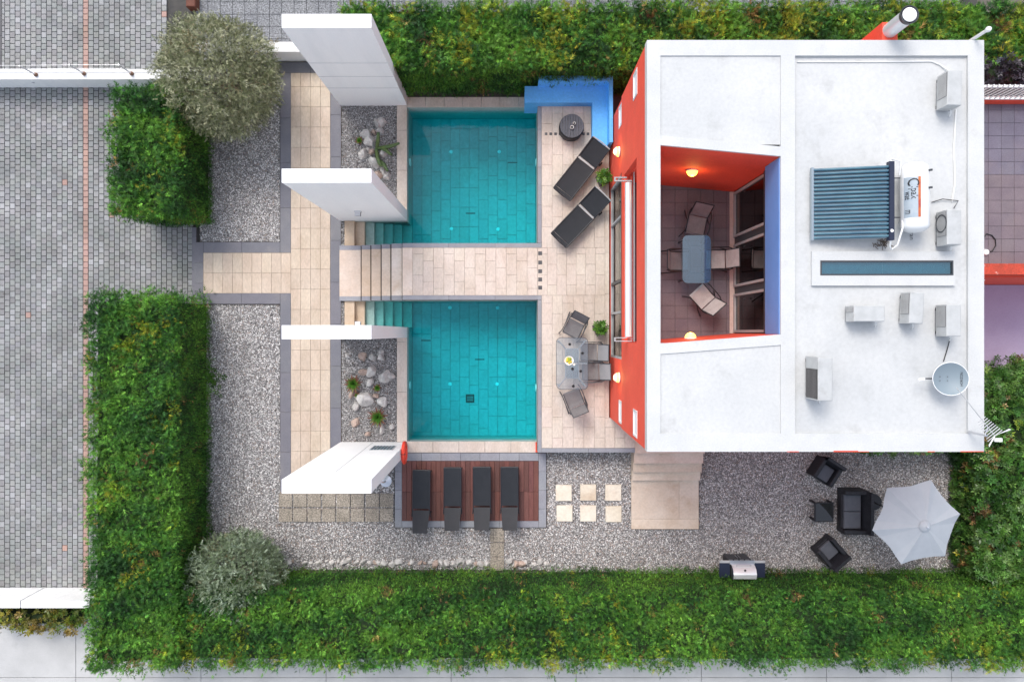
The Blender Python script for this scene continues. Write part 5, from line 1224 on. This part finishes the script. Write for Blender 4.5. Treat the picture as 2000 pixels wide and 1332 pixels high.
def agave(px, py, r, label, seed, n=46):
    x, y = P(px, py, .1); t = thing("agave", label, "plant", (x, y, 0)); r_ = random.Random(seed)
    for k in range(n):
        a = k * 2.399; fr = k / n; el = math.radians(78 - 66 * fr); l = r * (.45 + .6 * fr); w = .034
        q = MB(); col0 = (.07, .20, .02) if fr < .55 else ((.16, .17, .04) if fr < .8 else (.17, .07, .045)); k_ = r_.uniform(.75, 1.25)
        d = Vector((math.cos(a) * math.cos(el), math.sin(a) * math.cos(el), math.sin(el))); sd_ = Vector((-math.sin(a), math.cos(a), 0)); b = Vector((0, 0, .06)); m_ = b + d * l * .5 + Vector((0, 0, .02)); e = b + d * l
        q.col = tuple(c * k_ for c in col0); q.add([b - sd_ * w * .6, m_ - sd_ * w, e, m_ + sd_ * w, b + sd_ * w * .6, m_ - Vector((0, 0, .014))], [(0, 1, 5), (1, 2, 5), (2, 3, 5), (3, 4, 5), (4, 0, 5)]); q.build("leaf", "agave", t)
agave(690, 750, .34, "green spiky rosette plant at the left of the lower bed", 1); agave(738, 815, .38, "spiky rosette plant with red-brown outer leaves in the lower bed", 2)
agave(737, 758, .17, "small brownish succulent between rocks in the lower bed", 3, 26); agave(697, 772, .13, "small dull green succulent below the left rosette plant", 4, 20); agave(702, 275, .16, "small dark green succulent left of the largest cream rock", 5, 26)
x, y = P(736, 290, .1); t = thing("cactus", "sprawling green cactus with long arms in the upper bed", "cactus", (x, y, 0), w=True)
for pts in (((736, 290, .05), (738, 275, .25), (739, 259, .35)), ((738, 290, .05), (752, 288, .2), (766, 285, .3), (780, 280, .33)), ((742, 288, .08), (754, 294, .2), (765, 303, .25)), ((735, 292, .05), (738, 310, .2), (743, 322, .25), (746, 325, .24)), ((741, 314, .1), (750, 322, .25), (757, 334, .3))):
    w_ = [(*P(a, b, c), c) for a, b, c in pts]; MB().tube(w_, [.05, .06, .055, .035][:len(w_)] if len(w_) > 3 else [.05, .06, .04], 7).build("arm", "cactus", t, smooth=False)
# tuft of weed at the hedge foot
x, y = P(418, 740, .1); t = thing("weed", "small green weed growing at the foot of the left hedge", "plant", (x, y, 0)); r_ = np.random.default_rng(3)
n = 26; d = r_.normal(size=(n, 3)); d[:, 2] = abs(d[:, 2]); foliage("leaves", t, (0, 0, 0), d * np.array([.08, .2, .05]), d, np.tile((0, 0, 1.0), (n, 1)), .11 * r_.uniform(.6, 1.2, n), np.array([(.06, .15, .02), (.10, .2, .03)])[r_.integers(0, 2, n)], "leaf", "leaf")

# ------------------------------------------------------------------ gravel: a bed sheet and loose pebbles
OCT = np.array([(1, 0, -.2), (0, 1, -.2), (-1, 0, -.2), (0, -1, -.2), (0, 0, .8)], float)
OF = np.array([(0, 1, 4), (1, 2, 4), (2, 3, 4), (3, 0, 4)], np.int32)
def gravel(rects, dens, pal, label, wt, size=(.012, .023)):
    q = MB(); pos = []
    for (a, b, c, d) in rects:
        x0, x1, y0, y1 = PX(a), PX(b), PY(d), PY(c); q.add([(x0, y0, -.028), (x1, y0, -.028), (x1, y1, -.028), (x0, y1, -.028)], [(0, 1, 2, 3)])
        n = int((x1 - x0) * (y1 - y0) * dens); pos.append(np.stack([x0 + rng.random(n) * (x1 - x0), y0 + rng.random(n) * (y1 - y0), rng.uniform(-.022, .004, n)], 1))
    base = struct("gravel_bed", q, "gravel_bed")
    p = np.vstack(pos); n = len(p); s = rng.uniform(*size, n)[:, None] * np.array([1, 1, .75]) * rng.uniform(.7, 1.35, (n, 3))
    th = rng.uniform(0, 6.28, n); V = OCT[None] * s[:, None] * rng.uniform(.75, 1.2, (n, 5, 1))
    # tilt then spin
    ti = rng.normal(size=n) * .35; cz, sz = np.cos(ti)[:, None], np.sin(ti)[:, None]; V = np.stack([V[..., 0], V[..., 1] * cz - V[..., 2] * sz, V[..., 1] * sz + V[..., 2] * cz], -1)
    cz, sz = np.cos(th)[:, None], np.sin(th)[:, None]; V = np.stack([V[..., 0] * cz - V[..., 1] * sz, V[..., 0] * sz + V[..., 1] * cz, V[..., 2]], -1)
    W = (V + p[:, None]).reshape(-1, 3); Fc = (OF[None] + (np.arange(n) * 5)[:, None, None]).reshape(-1, 3)
    me = bpy.data.meshes.new("gravel"); me.vertices.add(len(W)); me.vertices.foreach_set("co", W.astype(np.float32).ravel())
    me.loops.add(len(Fc) * 3); me.loops.foreach_set("vertex_index", Fc.astype(np.int32).ravel()); me.polygons.add(len(Fc))
    me.polygons.foreach_set("loop_start", np.arange(0, len(Fc) * 3, 3, dtype=np.int32)); me.polygons.foreach_set("loop_total", np.full(len(Fc), 3, np.int32))
    pc = np.array(pal)[rng.choice(len(pal), n, p=wt)] * rng.uniform(.75, 1.2, (n, 1)); c = np.hstack([np.repeat(pc, 5, 0), np.ones((n * 5, 1))]).astype(np.float32)
    a = me.color_attributes.new("Col", 'FLOAT_COLOR', 'POINT'); a.data.foreach_set("color", c.ravel()); me.update(); me.validate(); me.materials.append(MATS["pebble"])
    o = link("gravel", me); tag(o, label, "gravel", kind="stuff")
PB = [(.72, .705, .695), (.44, .43, .425), (.25, .243, .24), (.085, .08, .08), (.36, .285, .245)]
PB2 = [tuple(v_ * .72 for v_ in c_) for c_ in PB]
gravel([(390, 546, 124, 472), (402, 546, 596, 1022), (395, 545, 1022, 1112)], 1450, PB, "loose pale grey gravel left of the garden path", [.34, .28, .18, .10, .10])
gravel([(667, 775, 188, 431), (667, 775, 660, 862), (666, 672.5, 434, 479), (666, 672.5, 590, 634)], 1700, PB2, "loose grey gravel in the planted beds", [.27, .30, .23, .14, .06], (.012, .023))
gravel([(546, 770, 863, 1113), (770, 1068, 1031, 1113), (1068, 1234, 884, 1116), (1234, 1366, 1034, 1122), (1366, 1872, 812, 1132)], 1450, PB, "loose grey and pinkish gravel along the bottom of the garden", [.28, .28, .18, .10, .16])

# dry leaves and clippings blown along the hedge feet
r_ = np.random.default_rng(77); pts = []
for a, b, c, d, n in ((402, 440, 600, 1100, 260), (440, 900, 1085, 1112, 160), (1060, 1860, 1105, 1130, 200), (1790, 1870, 890, 1120, 160), (392, 420, 300, 470, 60), (420, 540, 600, 1080, 60), (180, 380, 445, 590, 26), (10, 160, 560, 1140, 40), (10, 330, 180, 420, 40)):
    pts.append(np.stack([PX(a) + r_.random(n) * (PX(b) - PX(a)), PY(d) + r_.random(n) * (PY(c) - PY(d)), np.full(n, .032)], 1))
p_ = np.vstack(pts); n = len(p_); d_ = np.stack([r_.normal(size=n), r_.normal(size=n), r_.normal(size=n) * .15], 1)
lt = foliage("leaf_litter", None, (0, 0, 0), p_, d_, np.tile((0, 0, 1.0), (n, 1)) + r_.normal(size=(n, 3)) * .2, r_.uniform(.03, .06, n), np.array([(.10, .06, .03), (.16, .09, .04), (.06, .09, .02), (.07, .04, .025)])[r_.integers(0, 4, n)], "twig", "leaf")
tag(lt, "dry leaves and clippings scattered along the foot of the hedges", "leaf litter")
